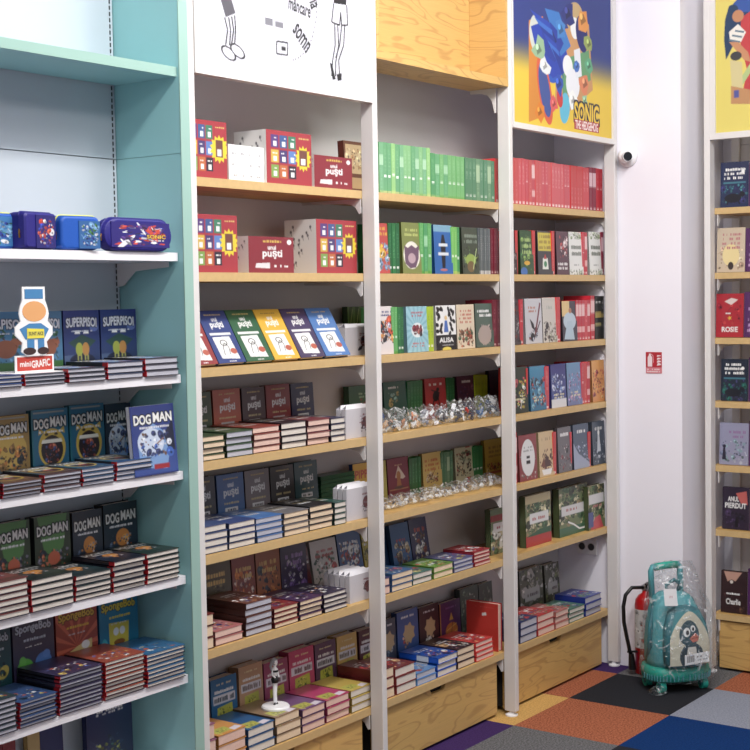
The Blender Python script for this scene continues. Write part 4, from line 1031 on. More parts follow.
MB().lathe([(.012, .093), (.0145, .105), (.009, .118)], (0, 0, 0), 14).build('skirt', K, fg)
MB().lathe([(.009, .118), (.0125, .13), (.0125, .142), (.005, .150), (.0035, .156)], (0, 0, 0), 14).tube([(.012, 0, .142), (.017, -.002, .125), (.010, -.01, .112)], .003, 6).tube([(-.012, 0, .142), (-.018, -.002, .125), (-.009, -.01, .114)], .003, 6).build('torso', M['white_pl'], fg)
MB().lathe([(.0115, .131), (.0135, .134), (.0132, .139), (.012, .141)], (0, 0, 0), 14).build('scarf', K, fg)
MB().lathe([(.003, .154), (.009, .158), (.0115, .166), (.010, .175), (.004, .180)], (0, 0, 0), 16).build('head', M['white_pl'], fg)
hb = MB(); hb.lathe([(.0125, .160), (.0135, .168), (.0115, .178), (.004, .184)], (.0, .003, 0), 14); hb.tube([(.010, .004, .172), (.016, .006, .155), (.013, .006, .14)], [.005, .005, .002], 8); hb.tube([(-.010, .004, .172), (-.016, .006, .155), (-.013, .006, .14)], [.005, .005, .002], 8)
hb.build('hair', cm_('grey_sketch_hair', (150, 150, 156)), fg)

# ------------------------------------------------------------------ rows of spines and face-out books (middle and right bays)
def lighter(L, k): return [(n_, [tuple(v+(255-v)*k for v in c[0])]+[(a_, b_, tuple(v+(255-v)*k for v in cc_)) for a_, b_, cc_ in c[1:]], (m_[0], m_[1], tuple(v+(255-v)*k for v in m_[2])) if m_ else None) for n_, c, m_ in L]


GREENS = [('g1', [(96, 176, 96), (0, .06, (90, 160, 60)), (.34, .38, (226, 240, 226))], (.42, .9, (130, 200, 130))), ('g2', [(60, 150, 84), (0, .05, (150, 180, 90)), (.32, .37, (230, 240, 230))], (.4, .88, (96, 180, 110))),
          ('g3', [(120, 196, 96), (0, .06, (170, 200, 90)), (.36, .40, (240, 240, 230))], (.44, .9, (150, 214, 130))), ('g4', [(78, 162, 100), (.55, .75, (150, 210, 160)), (0, .05, (120, 170, 80))], (.1, .5, (110, 190, 130)))]
DGREEN = [('d1', [(36, 120, 62), (.1, .14, (226, 236, 226))], (.3, .85, (96, 170, 110))), ('d2', [(28, 104, 56), (.1, .14, (226, 236, 226))], (.3, .8, (70, 150, 90)))]
MUTED = [('m1', [(86, 140, 104), (.1, .14, (210, 220, 210))], (.5, .9, (140, 180, 150))), ('m2', [(104, 150, 112), (.45, .85, (170, 200, 160))], (.1, .4, (150, 190, 150)))]
LIME = [('l1', [(176, 204, 40), (.1, .14, (240, 240, 220))], (.3, .85, (120, 160, 30)))]
GREY = [('y1', [(96, 104, 104), (0, .08, (190, 190, 190))], (.3, .85, (150, 156, 156))), ('y2', [(80, 88, 92), (0, .08, (170, 170, 170))], (.3, .85, (130, 130, 130)))]
MAROON = [('a1', [(120, 30, 48), (.02, .07, (190, 150, 150))], (.25, .85, (170, 90, 100)))]
REDS = [('r1', [(206, 50, 64), (.03, .07, (236, 200, 200)), (.50, .54, (226, 150, 150))], (.56, .9, (222, 110, 116))), ('r2', [(214, 62, 72), (.03, .07, (236, 210, 210))], (.45, .92, (232, 140, 144))), ('r3', [(200, 44, 60), (.03, .07, (230, 190, 190)), (.2, .34, (232, 170, 170)), (.6, .9, (236, 190, 190))], None), ('r4', [(210, 58, 60), (.03, .07, (236, 200, 200))], (.15, .5, (224, 110, 110)))]
DRED = [('q1', [(140, 30, 60), (.03, .07, (220, 180, 190)), (.55, .88, (220, 180, 190))], None)]
BLACK = [('b1', [(44, 46, 46), (.5, .64, (176, 150, 80)), (.3, .38, (150, 140, 90)), (.84, .88, (200, 200, 196))], None), ('b2', [(30, 32, 34), (.5, .6, (140, 120, 60))], (.7, .9, (150, 150, 150)))]
def hi(L, k): return [(n_+'x', c, m_) for n_, c, m_ in lighter(L, k)]


CNT = {}


def spines(u, n, px0, px1, pyt, cnt, kinds, look, Y=.0785, d=.15, seed=0, lean=0):
    z = shelf_z(u, n); x0, x1 = wx(px0, Y, z), wx(px1, Y, z); w = (x1-x0)/cnt; rng = random.Random(seed+int(px0))
    h0 = wz(pyt, (x0+x1)/2, Y)-z
    key = (u, n, look)
    for i in range(cnt):
        CNT[key] = CNT.get(key, 0)+1
        k, cols, mk = rng.choice(kinds); o = bpy.data.objects.new('spine_out_book', spine_book(k, w-.0012, round(h0, 3), d, cols, mk)); COL.objects.link(o)
        o.location = (x0+w*(i+.5), Y+rng.uniform(0, .003), z+.0004); o.rotation_euler = (0, R(lean), 0); o['_k'] = str(key)
        o.scale = (1, 1, 1-rng.uniform(0, .012))
        o['_i'] = CNT[key]


def finish_spines():
    for o in list(COL.objects):
        if '_k' in o:
            u, n, look = eval(o['_k']); tag(o, f"{look} book spine, {ordw(o['_i'])} of its colour from left, {where(u, n)}", 'book', f"spine-out row, {where(u, n)}")
            del o['_k']; del o['_i']


def face(u, lv, px0, px1, pyt, c, pal, seed, look, Y=.088, t=.02, tilt=2, edge=None, **k):
    return place_standing(u, lv, px0, px1, pyt, cov(c, pal, seed, **k), look, [(1, edge or darker(c, .6))], Y=Y, t=t, tilt=tilt)


# middle bay
T = 'T'
spines(T, 1, 380, 431, 145, 13, hi(GREENS, .22), 'bright green', d=.14, seed=1)
spines(T, 1, 431.6, 465, 155, 8, hi(GREENS, .12), 'bright green', seed=2)
spines(T, 1, 465.6, 495, 159, 8, MUTED, 'muted green', seed=3)
spines(T, 1, 495.6, 499, 158, 1, REDS, 'single red', seed=3)
RE = (190, 50, 60)
face(T, 2, 370, 388.5, 223, (196, 70, 66), [(120, 160, 200), (200, 220, 230), (220, 120, 80), (230, 180, 60)], 3, 'red cover with pale blue animals, half behind the post', reg=(.3, .08, .95, .6), n=16, big=.2, scr=(.3, .74, .9, .95), scol=(226, 170, 60))
spines(T, 2, 389, 400, 223, 3, DGREEN, 'green')
face(T, 2, 401, 420, 222.5, (128, 138, 70), [(150, 110, 140), (84, 60, 90), (230, 226, 220), (110, 84, 110)], 8, 'khaki cover with purple animal mask', n=5, reg=(.35, .2, .65, .5), extra=lambda a: (a.ell(.5, .36, .44, .27, (232, 228, 214)), a.poly([(.12, .55), (.3, .5), (.5, .56), (.72, .5), (.9, .56), (.86, .3), (.7, .12), (.4, .1), (.14, .2)], (110, 80, 104)), a.ell(.5, .3, .2, .1, (190, 160, 170))), scr=(.15, .72, .85, .9), scol=(190, 200, 110))
spines(T, 2, 420.6, 432, 223, 3, GREENS, 'bright green')
face(T, 2, 433, 451.5, 225, (36, 100, 180), [(28, 30, 40)], 9, 'bright blue cover with dark figure', n=0, extra=lambda a: (a.rect(0, .86, 1, 1, (120, 170, 200)), a.poly([(.42, .12), (.58, .12), (.64, .6), (.56, .8), (.44, .8), (.36, .6)], (24, 26, 40)), a.rect(.26, .56, .74, .62, (220, 226, 232)), a.rect(.22, .38, .78, .44, (220, 226, 232)), a.ell(.5, .08, .2, .025, (190, 110, 110))), scr=None)
spines(T, 2, 452, 460.5, 227, 3, GREENS, 'bright green')
face(T, 2, 461, 478, 227.5, (66, 76, 62), [(110, 140, 90), (40, 50, 40)], 10, 'dark olive cover with green creature and light staff', n=6, extra=lambda a: (a.ell(.5, .30, .3, .13, (150, 176, 80)), a.poly([(.05, .38), (.3, .34), (.3, .28)], (150, 176, 80)), a.poly([(.95, .38), (.7, .34), (.7, .28)], (150, 176, 80)), a.ell(.5, .16, .22, .12, (120, 96, 60)), a.line([(.62, .1), (.86, .55)], .02, (200, 226, 150))), scr=(.1, .64, .9, .88), scol=(130, 146, 130))
spines(T, 2, 478.6, 491, 228, 6, GREY, 'thin grey')
spines(T, 2, 491.5, 499.5, 228, 3, MAROON, 'thin maroon')
face(T, 3, 370, 392, 307, (226, 216, 214), [(216, 80, 50), (40, 40, 50), (232, 150, 60), (190, 190, 214)], 21, 'white cover with orange bursts, half behind the post', n=18, reg=(.3, .25, 1, .7), big=.18, scr=(.3, .78, .95, .92), scol=(70, 80, 130))
spines(T, 3, 392.5, 404.5, 307, 4, DGREEN+GREENS[:1], 'green')
face(T, 3, 405.5, 427, 307, (150, 200, 214), [(130, 50, 60), (60, 50, 60), (226, 230, 230), (170, 90, 80)], 22, 'pale blue cover with radiating rays and dark creature', n=0, extra=lambda a: ([a.poly([(.5, .5), (.5+math.cos(t)*.9, .5+math.sin(t)*.8), (.5+math.cos(t+.14)*.9, .5+math.sin(t+.14)*.8)], (128, 182, 198)) for t in np.arange(0, 6.28, .35)], a.ell(.5, .48, .28, .16, (226, 232, 232)), a.blobs(22, [(130, 50, 60), (60, 50, 60), (180, 100, 90)], 9, (.32, .38, .7, .56), .12), a.scrib(4, .2, .1, .8, .22, (200, 90, 90), 2)), scr=(.2, .76, .8, .9), scol=(190, 80, 90))
spines(T, 3, 428, 434.5, 306.5, 2, LIME, 'lime green')


def damask(a):
    r = random.Random(5)
    for k in range(22):
        s_ = r.choice((-1, 1)); u_, v_ = .5+s_*r.uniform(.14, .46), r.uniform(.36, .94); a.ell(u_, v_, .09, .045, (24, 24, 28), r.uniform(-1.2, 1.2)); 
    a.ell(.5, .62, .16, .2, (232, 232, 230)); a.poly([(.38, .4), (.62, .4), (.56, .66), (.44, .66)], (70, 110, 190)); a.ell(.5, .72, .07, .05, (226, 190, 130)); a.rect(0, 0, 1, .34, (24, 24, 28)); a.ell(.5, .02, .22, .05, (226, 206, 80))


face(T, 3, 435, 455, 306, (236, 236, 234), [], 23, 'white damask cover with black title block', n=0, extra=damask, scr=(.15, .09, .85, .13), rows=1, scol=(170, 170, 170), title='ALISA', tbox=(.14, .17, .86, .28), tcol=W_)
face(T, 3, 455.7, 473.5, 305, (222, 204, 176), [(110, 70, 50), (176, 96, 60), (90, 110, 80), (150, 70, 50)], 24, 'cream cover with brown figures at the foot', n=14, reg=(.1, .05, .9, .45), scr=(.14, .56, .86, .9), scol=(200, 96, 80), rows=4)
face(T, 3, 474.3, 492.5, 304, (76, 96, 84), [(150, 120, 110), (200, 190, 180), (60, 60, 70), (190, 170, 160)], 25, 'grey-green cover leaning against maroon spines', n=12, reg=(.15, .06, .85, .5), scr=(.1, .68, .9, .88), rows=2, extra=lambda a: a.ell(.5, .28, .36, .22, (170, 150, 140)))
spines(T, 3, 493.2, 501.6, 299.5, 2, MAROON, 'maroon', d=.14)
kw = dict(Y=.30, t=.02, tilt=3, up=.15)
face(T, 4, 383.5, 407, 383, (30, 92, 76), [(140, 190, 180), (180, 160, 90)], 31, 'dark green classic cover with pale horse shape', n=4, reg=(.2, .3, .6, .6), scr=(.2, .82, .7, .9), rows=1, **kw)
spines(T, 4, 408, 423.5, 381, 5, DGREEN, 'dark green', Y=.2915, d=.04)
face(T, 4, 424.5, 446, 379.5, (190, 50, 54), [(36, 30, 36)], 32, 'red classic cover with black leaping figure', n=0, extra=lambda a: (a.ell(.5, .4, .16, .13, (30, 26, 30), .5), a.line([(.4, .3), (.3, .12)], .04, (30, 26, 30)), a.line([(.6, .36), (.66, .1)], .04, (30, 26, 30)), a.ell(.6, .56, .07, .05, (30, 26, 30)), a.line([(.3, .56), (.7, .46)], .03, (30, 26, 30))), scr=(.2, .80, .8, .9), rows=1, **kw)
spines(T, 4, 447, 455.5, 378, 3, DGREEN, 'dark green', Y=.2915, d=.04)
face(T, 4, 456.5, 474, 377, (76, 42, 66), [(120, 70, 100), (60, 50, 90)], 33, 'plum classic cover', n=6, scr=(.2, .8, .8, .9), rows=1, **kw)
spines(T, 4, 475, 488, 375, 4, LIME, 'lime green', Y=.2915, d=.04)
face(T, 4, 489, 512, 371, (24, 28, 48), [(24, 80, 60), (60, 70, 90)], 34, 'very dark blue cover at the right end', n=4, reg=(.2, .0, .9, .25), scr=(.55, .76, .8, .82), rows=1, **kw)
face(T, 5, 376, 386, 462, (200, 190, 90), [(226, 216, 120)], 41, 'yellow-green cover edge beside the post', n=3, scr=None, Y=.30, t=.02, tilt=3)
face(T, 5, 387, 408.5, 460, (136, 34, 64), [], 42, 'magenta cover with pale dress shape', n=0, extra=lambda a: (a.rect(.06, .04, .94, .07, (180, 130, 90)), a.poly([(.34, .36), (.5, .66), (.82, .34), (.7, .3)], (226, 206, 190)), a.ell(.5, .4, .1, .12, (190, 120, 60)), a.poly([(.4, .14), (.62, .14), (.56, .4), (.46, .4)], (180, 110, 60)), a.ell(.5, .1, .22, .04, (100, 60, 60))), scr=(.3, .80, .7, .84), rows=1, scol=(220, 170, 130), **kw)
spines(T, 5, 409.5, 421.5, 457.5, 4, DGREEN, 'dark green', Y=.2915, d=.04)
face(T, 5, 422, 441, 454.5, (226, 196, 110), [(150, 70, 60), (120, 110, 80), (226, 206, 170), (90, 60, 60)], 43, 'yellow cover with small family group at the foot', n=14, reg=(.2, .05, .8, .3), big=.11, scr=(.12, .5, .88, .86), scol=(206, 110, 60), rows=3, **kw)
spines(T, 5, 441.6, 453.5, 451.5, 4, MUTED, 'muted green', Y=.2915, d=.04)
face(T, 5, 454.3, 472.5, 449, (206, 206, 170), [(140, 40, 50), (70, 60, 60), (120, 140, 110), (190, 170, 130)], 44, 'pale cover with crimson and dark figures', n=20, reg=(.1, .06, .85, .7), big=.14, scr=(.3, .8, .8, .9), scol=(90, 120, 90), rows=1, extra=lambda a: a.rect(.6, .82, .85, 1, (190, 60, 50)), **kw)
spines(T, 5, 473.2, 483.5, 446.5, 3, GREENS[1:2], 'bright green', Y=.2915, d=.04)
face(T, 5, 484.2, 506, 441, (222, 186, 70), [(190, 90, 60), (110, 70, 60), (230, 200, 120)], 45, 'bright yellow tall cover at the right end', n=14, reg=(.1, .03, .9, .22), big=.1, scr=(.15, .5, .85, .84), scol=(170, 130, 50), rows=3, extra=lambda a: a.rect(0, .93, 1, 1, (190, 96, 60)), **kw)
# sixth
kb = dict(Y=.27, t=.022, tilt=9, up=.1)
face(T, 6, 377, 392, 532, (24, 60, 110), [(40, 84, 140)], 50, 'dark blue comic hidden behind the paler one', n=3, scr=None, Y=.295, t=.02, tilt=9)
face(T, 6, 393.5, 412, 527, (50, 96, 150), [(130, 60, 50), (170, 150, 110), (80, 60, 60), (200, 190, 170)], 51, 'mid blue cover with brown animals', n=14, reg=(.2, .05, .85, .55), scr=(.25, .62, .8, .7), scol=(190, 60, 60), rows=1, **kb)
face(T, 6, 412.7, 430, 521.5, (44, 48, 92), [(130, 60, 50), (170, 160, 120), (90, 70, 60), (210, 210, 200)], 52, 'dark blue cover with brown animals', n=14, reg=(.2, .05, .85, .6), scr=(.2, .7, .85, .84), scol=(190, 70, 60), rows=1, **kb)
for a, b_, n, py, c, pg, nm in ((376, 391, 2, 581, (60, 60, 110), 'page_pink', 'blue-topped'), (391.7, 413, 3, 574.4, (60, 100, 150), 'page_cream', 'blue and red-topped'), (413.7, 433.2, 2, 574.5, (70, 120, 110), 'page', 'teal-topped'), (433.8, 453.6, 2, 567.5, (110, 160, 60), 'page_cream', 'green-topped'), (454.2, 473.8, 3, 561, (90, 96, 150), 'page_grey', 'lavender-topped'), (474.4, 490.6, 4, 552.6, (176, 44, 56), 'page_pink', 'red-topped')):
    stack(T, 6, a, b_, n, py, nm, cov(c, [W_, (190, 60, 60), (60, 60, 90), (200, 190, 120)], int(a)+1, n=9, scr=(.2, .6, .8, .76)), [(1, darker(c, .75))], pg, noun='paperback', h=.16)
face(T, 6, 488.5, 514, 510, (110, 130, 90), [(60, 100, 60), (200, 190, 150), (90, 110, 150), (150, 130, 90), (220, 220, 210)], 53, 'jungle-patterned cover with red band and white title panel', n=22, reg=(0, .0, 1, .5), big=.2, extra=lambda a: (a.rect(0, .72, 1, .86, (160, 30, 40)), a.rect(.1, .48, 1, .68, (226, 222, 220))), scr=(.2, .53, .9, .62), scol=(190, 90, 100), rows=1, Y=.16, t=.03, tilt=1)
# seventh
for a, b_, py, c, pal, nm in ((379, 394.5, 622, (70, 76, 96), [(120, 140, 150), (190, 190, 190)], 'grey-blue'), (396, 417, 613.5, (54, 90, 160), [(200, 150, 110), (190, 70, 60), (90, 120, 180)], 'cornflower blue'), (418, 437.5, 608.5, (54, 30, 36), [(220, 180, 150), (226, 220, 210), (90, 60, 60)], 'dark brown')):
    face(T, 7, a, b_, py, c, pal, int(a), f'{nm} novel cover with round portrait', n=5, reg=(.3, .3, .7, .55), extra=lambda A: (A.star(.55, .58, .2, 7, (206, 170, 120)), A.poly([(.3, .1), (.45, .3), (.5, .1), (.6, .3), (.8, .15), (.55, .02)], (216, 210, 206)) if c[0] == 54 and c[1] == 30 else A.rect(.15, .12, .9, .2, (180, 50, 60))), scr=(.2, .86, .8, .92), rows=1, Y=.30, t=.03, tilt=2)
face(T, 7, 438.5, 459, 604.5, (84, 40, 96), [(206, 130, 50), (160, 80, 40)], 61, 'purple cover with golden round shape', n=0, extra=lambda a: (a.ell(.55, .38, .3, .17, (196, 116, 50)), a.line([(.3, .4), (.8, .5)], .02, (230, 180, 80)), a.line([(.35, .28), (.8, .36)], .02, (230, 180, 80)), a.line([(.5, .2), (.6, .55)], .02, (90, 50, 60)), a.poly([(.45, .6), (.65, .6), (.55, .76)], (206, 160, 60)), a.rect(0, 0, .05, 1, (190, 130, 60))), scr=(.2, .84, .8, .9), scol=(140, 90, 150), rows=1, Y=.30, t=.03, tilt=2)
for a, b_, py, nm in ((459.8, 478, 590, 'left dusky green'), (478.5, 492, 585, 'middle dusky green')):
    face(T, 7, a, b_, py, (70, 84, 74), [(110, 130, 110), (90, 110, 90), (150, 150, 140)], int(a), f'{nm} jungle book standing behind the red one', n=14, reg=(.1, .1, .9, .9), scr=None, Y=.30, t=.03, tilt=3)
for a, b_, n, py, c, pg, nm in ((379, 395.5, 3, 672, (110, 40, 40), 'page_cream', 'brown-topped'), (396, 416.6, 3, 669.5, (120, 44, 44), 'page', 'brown-spined'), (417.4, 436.8, 2, 674, (90, 140, 200), 'page_grey', 'pale blue-spined'), (438, 457.4, 3, 658.5, (24, 80, 180), 'page', 'bright blue'), (458, 475.4, 3, 650, (60, 40, 46), 'page_cream', 'dark-topped'), (476, 493.8, 4, 643.6, (206, 60, 56), 'page_pink', 'red-topped')):
    stack(T, 7, a, b_, n, py, nm, cov(c, [W_, (200, 60, 60), (40, 44, 90), (220, 170, 120)], int(a)+1, n=9, scr=(.2, .6, .8, .76)), [(.25, c), (.55, (206, 214, 226) if c[2] > 170 else c), (1, c)], pg, noun='novel', h=.2)
z = ZW[7]
a_, b2 = wx(479, .29, z), wx(508, .29, z)

# red upright hardback at the right end, in front of the post
xr = wx(502.5, .08, z)
o = make_book(.165, .213, .034, cov((206, 54, 44), [], 64, n=0, extra=lambda a: a.poly([(.5, .72), (.64, .74), (.62, .8), (.5, .78)], (230, 230, 226)), scr=(.25, .9, .85, .92), scol=(216, 80, 76), rows=1)(.165, .213), [(1, (176, 30, 36))], page='page_pink')
o.location = (xr-.018, .0805+.0825, z+.0006); o.rotation_euler = (0, 0, R(-90)); tag(o, 'plain bright red hardback standing upright at right end, seventh shelf, middle white bay', 'book')

# clear bags of small toys
def bag(u, n, px0, px1, pyt, seed, label, flat=False, Y=.10, cols=None, dep=.05):
    z = shelf_z(u, n); x0, x1 = wx(px0, Y, z), wx(px1, Y, z); w = x1-x0; h = max(.03, wz(pyt, x0, Y-dep/2)-z); r = random.Random(seed)
    o = empty('clear_bag', ((x0+x1)/2, Y, z+.001)); tag(o, f"{label}, {where(u, n)}", 'bag of toys', f'clear bags, {where(u, n)}')
    NX, NY = 14, 8; b = MB(); hs = {}
    for side in (-1, 1):
        base = len(b.v)
        for j in range(NY+1):
            for i in range(NX+1):
                fx, fz = i/NX*2-1, j/NY; puff = (1-abs(fx)**3)*math.sin(math.pi*min(1, fz*1.05+.02))**.6 if 0 < fz < 1 else 0
                b.v.append((fx*w/2*(.97+.03*math.sin(fz*9+seed))+r.uniform(-.002, .002), side*(dep/2*max(0, puff)+.0006)+(fz-.3)*dep*.5+r.uniform(-.0022, .0022)*puff, fz*h+math.sin(fx*7+seed*2)*.006*fz+r.uniform(0, .003)))
        for j in range(NY):
            for i in range(NX):
                q = (base+j*(NX+1)+i, base+j*(NX+1)+i+1, base+(j+1)*(NX+1)+i+1, base+(j+1)*(NX+1)+i); b.f.append(q if side < 0 else q[::-1]); b.c.append(None)
    b.build('film', M['film_bag'], o, smooth=True)
    cols = cols or [(40, 70, 120), (226, 226, 226), (170, 120, 90), (60, 50, 50), (150, 160, 170), (190, 150, 110)]
    b = MB()
    for k in range(18):
        cx_, cz = r.uniform(-w*.38, w*.38), r.uniform(.12, .75)*h; cy_ = r.uniform(-.2, .2)*dep+(cz/h-.3)*dep*.5; s_ = r.uniform(.006, .016)*(.6 if flat else 1); c = lin(r.choice(cols))
        cz = max(cz, s_)
        mt = Matrix.Rotation(r.uniform(0, 6), 3, Vector((r.uniform(-1, 1), r.uniform(-1, 1), r.uniform(-1, 1))).normalized()); q = [(-1, -.6, -.3), (.8, -.7, -.35), (1.1, .5, -.3), (-.7, .6, -.25), (-.9, -.5, .3), (.9, -.6, .25), (.8, .7, .35), (-1, .5, .3)]
        pts_ = [mt @ Vector(p_)*s_*1.25 for p_ in q]; zm = min(p_.z for p_ in pts_)
        b.add([(cx_+p_.x, cy_+p_.y*.6, max(cz, .001-zm)+p_.z) for p_ in pts_], [(0, 3, 2, 1), (4, 5, 6, 7), (0, 1, 5, 4), (2, 3, 7, 6), (3, 0, 4, 7), (1, 2, 6, 5)], c)
    b.build('contents', M['ink'], o)


for k, (a, b_, py, nm, cl_) in enumerate(((381, 409, 411, 'clear bag of dark blue toys next to the left post', None), (410, 420, 410, 'narrow clear bag of tan toys', [(206, 170, 130), (180, 120, 90), (226, 226, 226)]), (421, 437, 407, 'clear bag with white figure cards', [(232, 232, 234), (226, 226, 230), (120, 120, 130)]), (438, 449, 406, 'clear bag of black and silver toys', [(40, 40, 50), (150, 150, 160), (226, 226, 226)]),
                                   (449.5, 465, 402, 'clear bag of toys with one white handle', [(232, 232, 234), (60, 60, 66), (190, 170, 120)]), (466, 475, 400, 'small bag of dark toys with red scrap', [(40, 44, 70), (200, 60, 50), (60, 60, 70)]), (476, 500, 398, 'plump clear bag of blue-grey toys, rightmost', [(60, 90, 130), (120, 130, 140), (40, 60, 80), (190, 190, 190)]))):
    bag('T', 4, a, b_, py, k+3, nm, cols=cl_)
for k, (a, b_, py, nm) in enumerate(((376, 402, 503, 'flat silvery clear bag next to the left post'), (400, 428, 497.5, 'flat clear bag under the yellow family cover'), (427, 452, 491, 'flat clear bag, third from left'), (452, 477, 486, 'flat clear bag, fourth from left'), (476, 502, 479.5, 'flat clear bag, rightmost'))):
    bag('T', 5, a, b_-1, py, k+23, nm, flat=True, dep=.12, Y=.15, cols=[(190, 190, 192), (226, 226, 228), (170, 150, 120), (120, 110, 110), (90, 90, 96)])

# right bay
U = 'U'
spines(U, 1, 512, 570.5, 161, 18, hi(REDS, .12), 'bright red', seed=5)
spines(U, 1, 571, 589.5, 166.5, 6, REDS, 'bright red', seed=6)
spines(U, 1, 590, 603, 168, 4, DRED+REDS[:1], 'dark red', seed=7)
face(U, 2, 505, 515.8, 230, (60, 40, 46), [(120, 110, 110)], 70, 'dark cover peeping past the post', n=6, scr=None)
spines(U, 2, 516.2, 518.6, 230, 1, REDS, 'red', seed=1)
face(U, 2, 519, 532.5, 230.5, (46, 84, 50), [(130, 170, 80), (60, 110, 60)], 71, 'green leafy cover with pale lettering and yellow badge', n=8, reg=(.1, .1, .9, .9), scr=(.15, .44, .85, .86), scol=(176, 206, 120), rows=3, extra=lambda a: (a.ell(.5, .26, .22, .05, (226, 170, 50)), a.ell(.25, .06, .25, .1, (60, 110, 190))))
spines(U, 2, 533, 536, 230.5, 1, REDS, 'red', seed=1)
face(U, 2, 536.5, 551.5, 231, (60, 58, 62), [(230, 220, 60)], 72, 'black cover with yellow slogan top', n=0, extra=lambda a: (a.rect(.06, .54, .94, .96, (214, 196, 60)), a.scrib(7, .1, .56, .9, .94, (150, 120, 40), 3, .8), a.poly([(.3, .12), (.7, .12), (.66, .38), (.34, .38)], (226, 230, 220)), a.ell(.5, .24, .1, .07, (60, 140, 90)), a.poly([(.4, .36), (.6, .36), (.5, .48)], (190, 50, 50))), scr=None)
spines(U, 2, 552, 554.8, 231, 1, REDS, 'red', seed=1)
face(U, 2, 555.3, 567.5, 231.5, (90, 50, 64), [(200, 70, 70), (226, 200, 200), (60, 40, 50)], 73, 'maroon cover with pink hand shape', n=9, reg=(.3, .4, .95, .9), scr=(.1, .1, .9, .3), rows=2)
for a, b_, nm in ((568, 582, 'left'), (588, 601, 'right')):
    face(U, 2, a, b_, 232, (230, 232, 228), [(150, 170, 130), (190, 200, 180)], 74, f'{nm} of two white covers with faded green foliage', n=8, reg=(.0, .85, 1, 1), extra=lambda A: (A.scrib(74, .14, .42, .88, .72, (70, 84, 64), 2, 1), A.scrib(7, .3, .2, .7, .26, (150, 150, 150), 1), A.blobs(3, [(190, 200, 180), (160, 170, 150)], 6, (0, 0, 1, .12), .12)), scr=None)
spines(U, 2, 582.5, 587.6, 232, 2, REDS, 'red', seed=1)
spines(U, 2, 601.5, 604, 232, 1, DRED, 'dark red', seed=1)
face(U, 3, 503, 519.6, 300, (76, 70, 74), [(120, 60, 50), (150, 150, 150), (50, 50, 54)], 80, 'dark grey cover half behind the post', n=14, reg=(.1, .1, .9, .9), scr=None)
spines(U, 3, 520.1, 523.4, 299, 1, REDS, 'red')
face(U, 3, 524, 541, 299, (200, 200, 206), [(30, 30, 36), (150, 50, 50), (176, 186, 206)], 81, 'pale grey cover with black wing and red sash', n=6, reg=(.2, .08, .7, .3), extra=lambda a: (a.poly([(.28, .56), (.5, .44), (.56, .28), (.38, .36)], (24, 24, 30)), a.line([(.92, .9), (.6, .24)], .06, (120, 50, 60)), a.line([(.9, .5), (.5, .1)], .035, (70, 40, 40))), scr=(.2, .68, .7, .84), scol=(190, 110, 80))
face(U, 3, 541.6, 556, 298, (206, 200, 190), [(150, 130, 110), (60, 50, 50), (170, 170, 150)], 82, 'cream cover with misty tower shapes', n=10, reg=(.1, .03, .9, .45), scr=(.3, .72, .66, .84), scol=(160, 170, 160), rows=1)
spines(U, 3, 556.6, 560.6, 297, 1, REDS, 'red')
face(U, 3, 561.2, 576, 301.5, (56, 50, 64), [(190, 210, 220), (230, 200, 130), (160, 190, 210)], 83, 'dark cover with pale blue cloaked figure', n=3, reg=(.2, .1, .6, .3), extra=lambda a: (a.rect(0, .62, .5, 1, (230, 196, 130)), a.ell(.5, .5, .42, .22, (186, 206, 220)), a.poly([(.1, .05), (.8, .03), (.66, .5), (.34, .5)], (176, 200, 216)), a.ell(.55, .76, .1, .07, (180, 120, 90))), scr=None)
spines(U, 3, 576.6, 590.6, 300, 5, REDS, 'red', seed=4)
spines(U, 3, 591, 595, 295.5, 1, REDS, 'red', seed=4)
spines(U, 3, 595.6, 604.6, 296, 3, BLACK, 'black and gold', seed=4)
for a, b_, py, c, pal, nm, bg2 in ((506, 527, 368.5, (50, 60, 50), [(226, 200, 80), (190, 80, 90), (90, 130, 60), (230, 230, 220)], 'dark cover with garden of yellow and red dots', None), (529, 545, 367, (40, 110, 150), [(30, 40, 60), (120, 170, 190), (180, 60, 60)], 'blue cover with dark riders and pale title', (60, 140, 180)), (550, 565, 365, (60, 70, 150), [(120, 150, 210), (40, 40, 90), (190, 200, 230)], 'violet-blue cover with white foot', (50, 60, 130)), (566, 581, 363.5, (110, 120, 170), [(190, 150, 180), (120, 160, 200), (160, 130, 190)], 'lavender cover beside the violet one', (100, 150, 190)), (591, 604, 361, (224, 150, 90), [(210, 110, 80), (240, 190, 130), (150, 60, 80)], 'orange cover at the right end', (236, 170, 100))):
    face(U, 4, a, b_, py, c, pal, int(a), nm, bg2=bg2, n=16, reg=(.08, .1, .92, .75), big=.14, extra=(lambda A: A.rect(0, 0, 1, .2, (222, 222, 226))) if a == 550 else None, scr=(.15, .2, .85, .34) if a != 591 else None, scol=(230, 220, 170))
spines(U, 4, 527.4, 528.8, 368, 1, REDS, 'red'); spines(U, 4, 545.6, 549.6, 366, 1, REDS, 'red'); spines(U, 4, 581.6, 590.4, 362, 3, REDS, 'red')
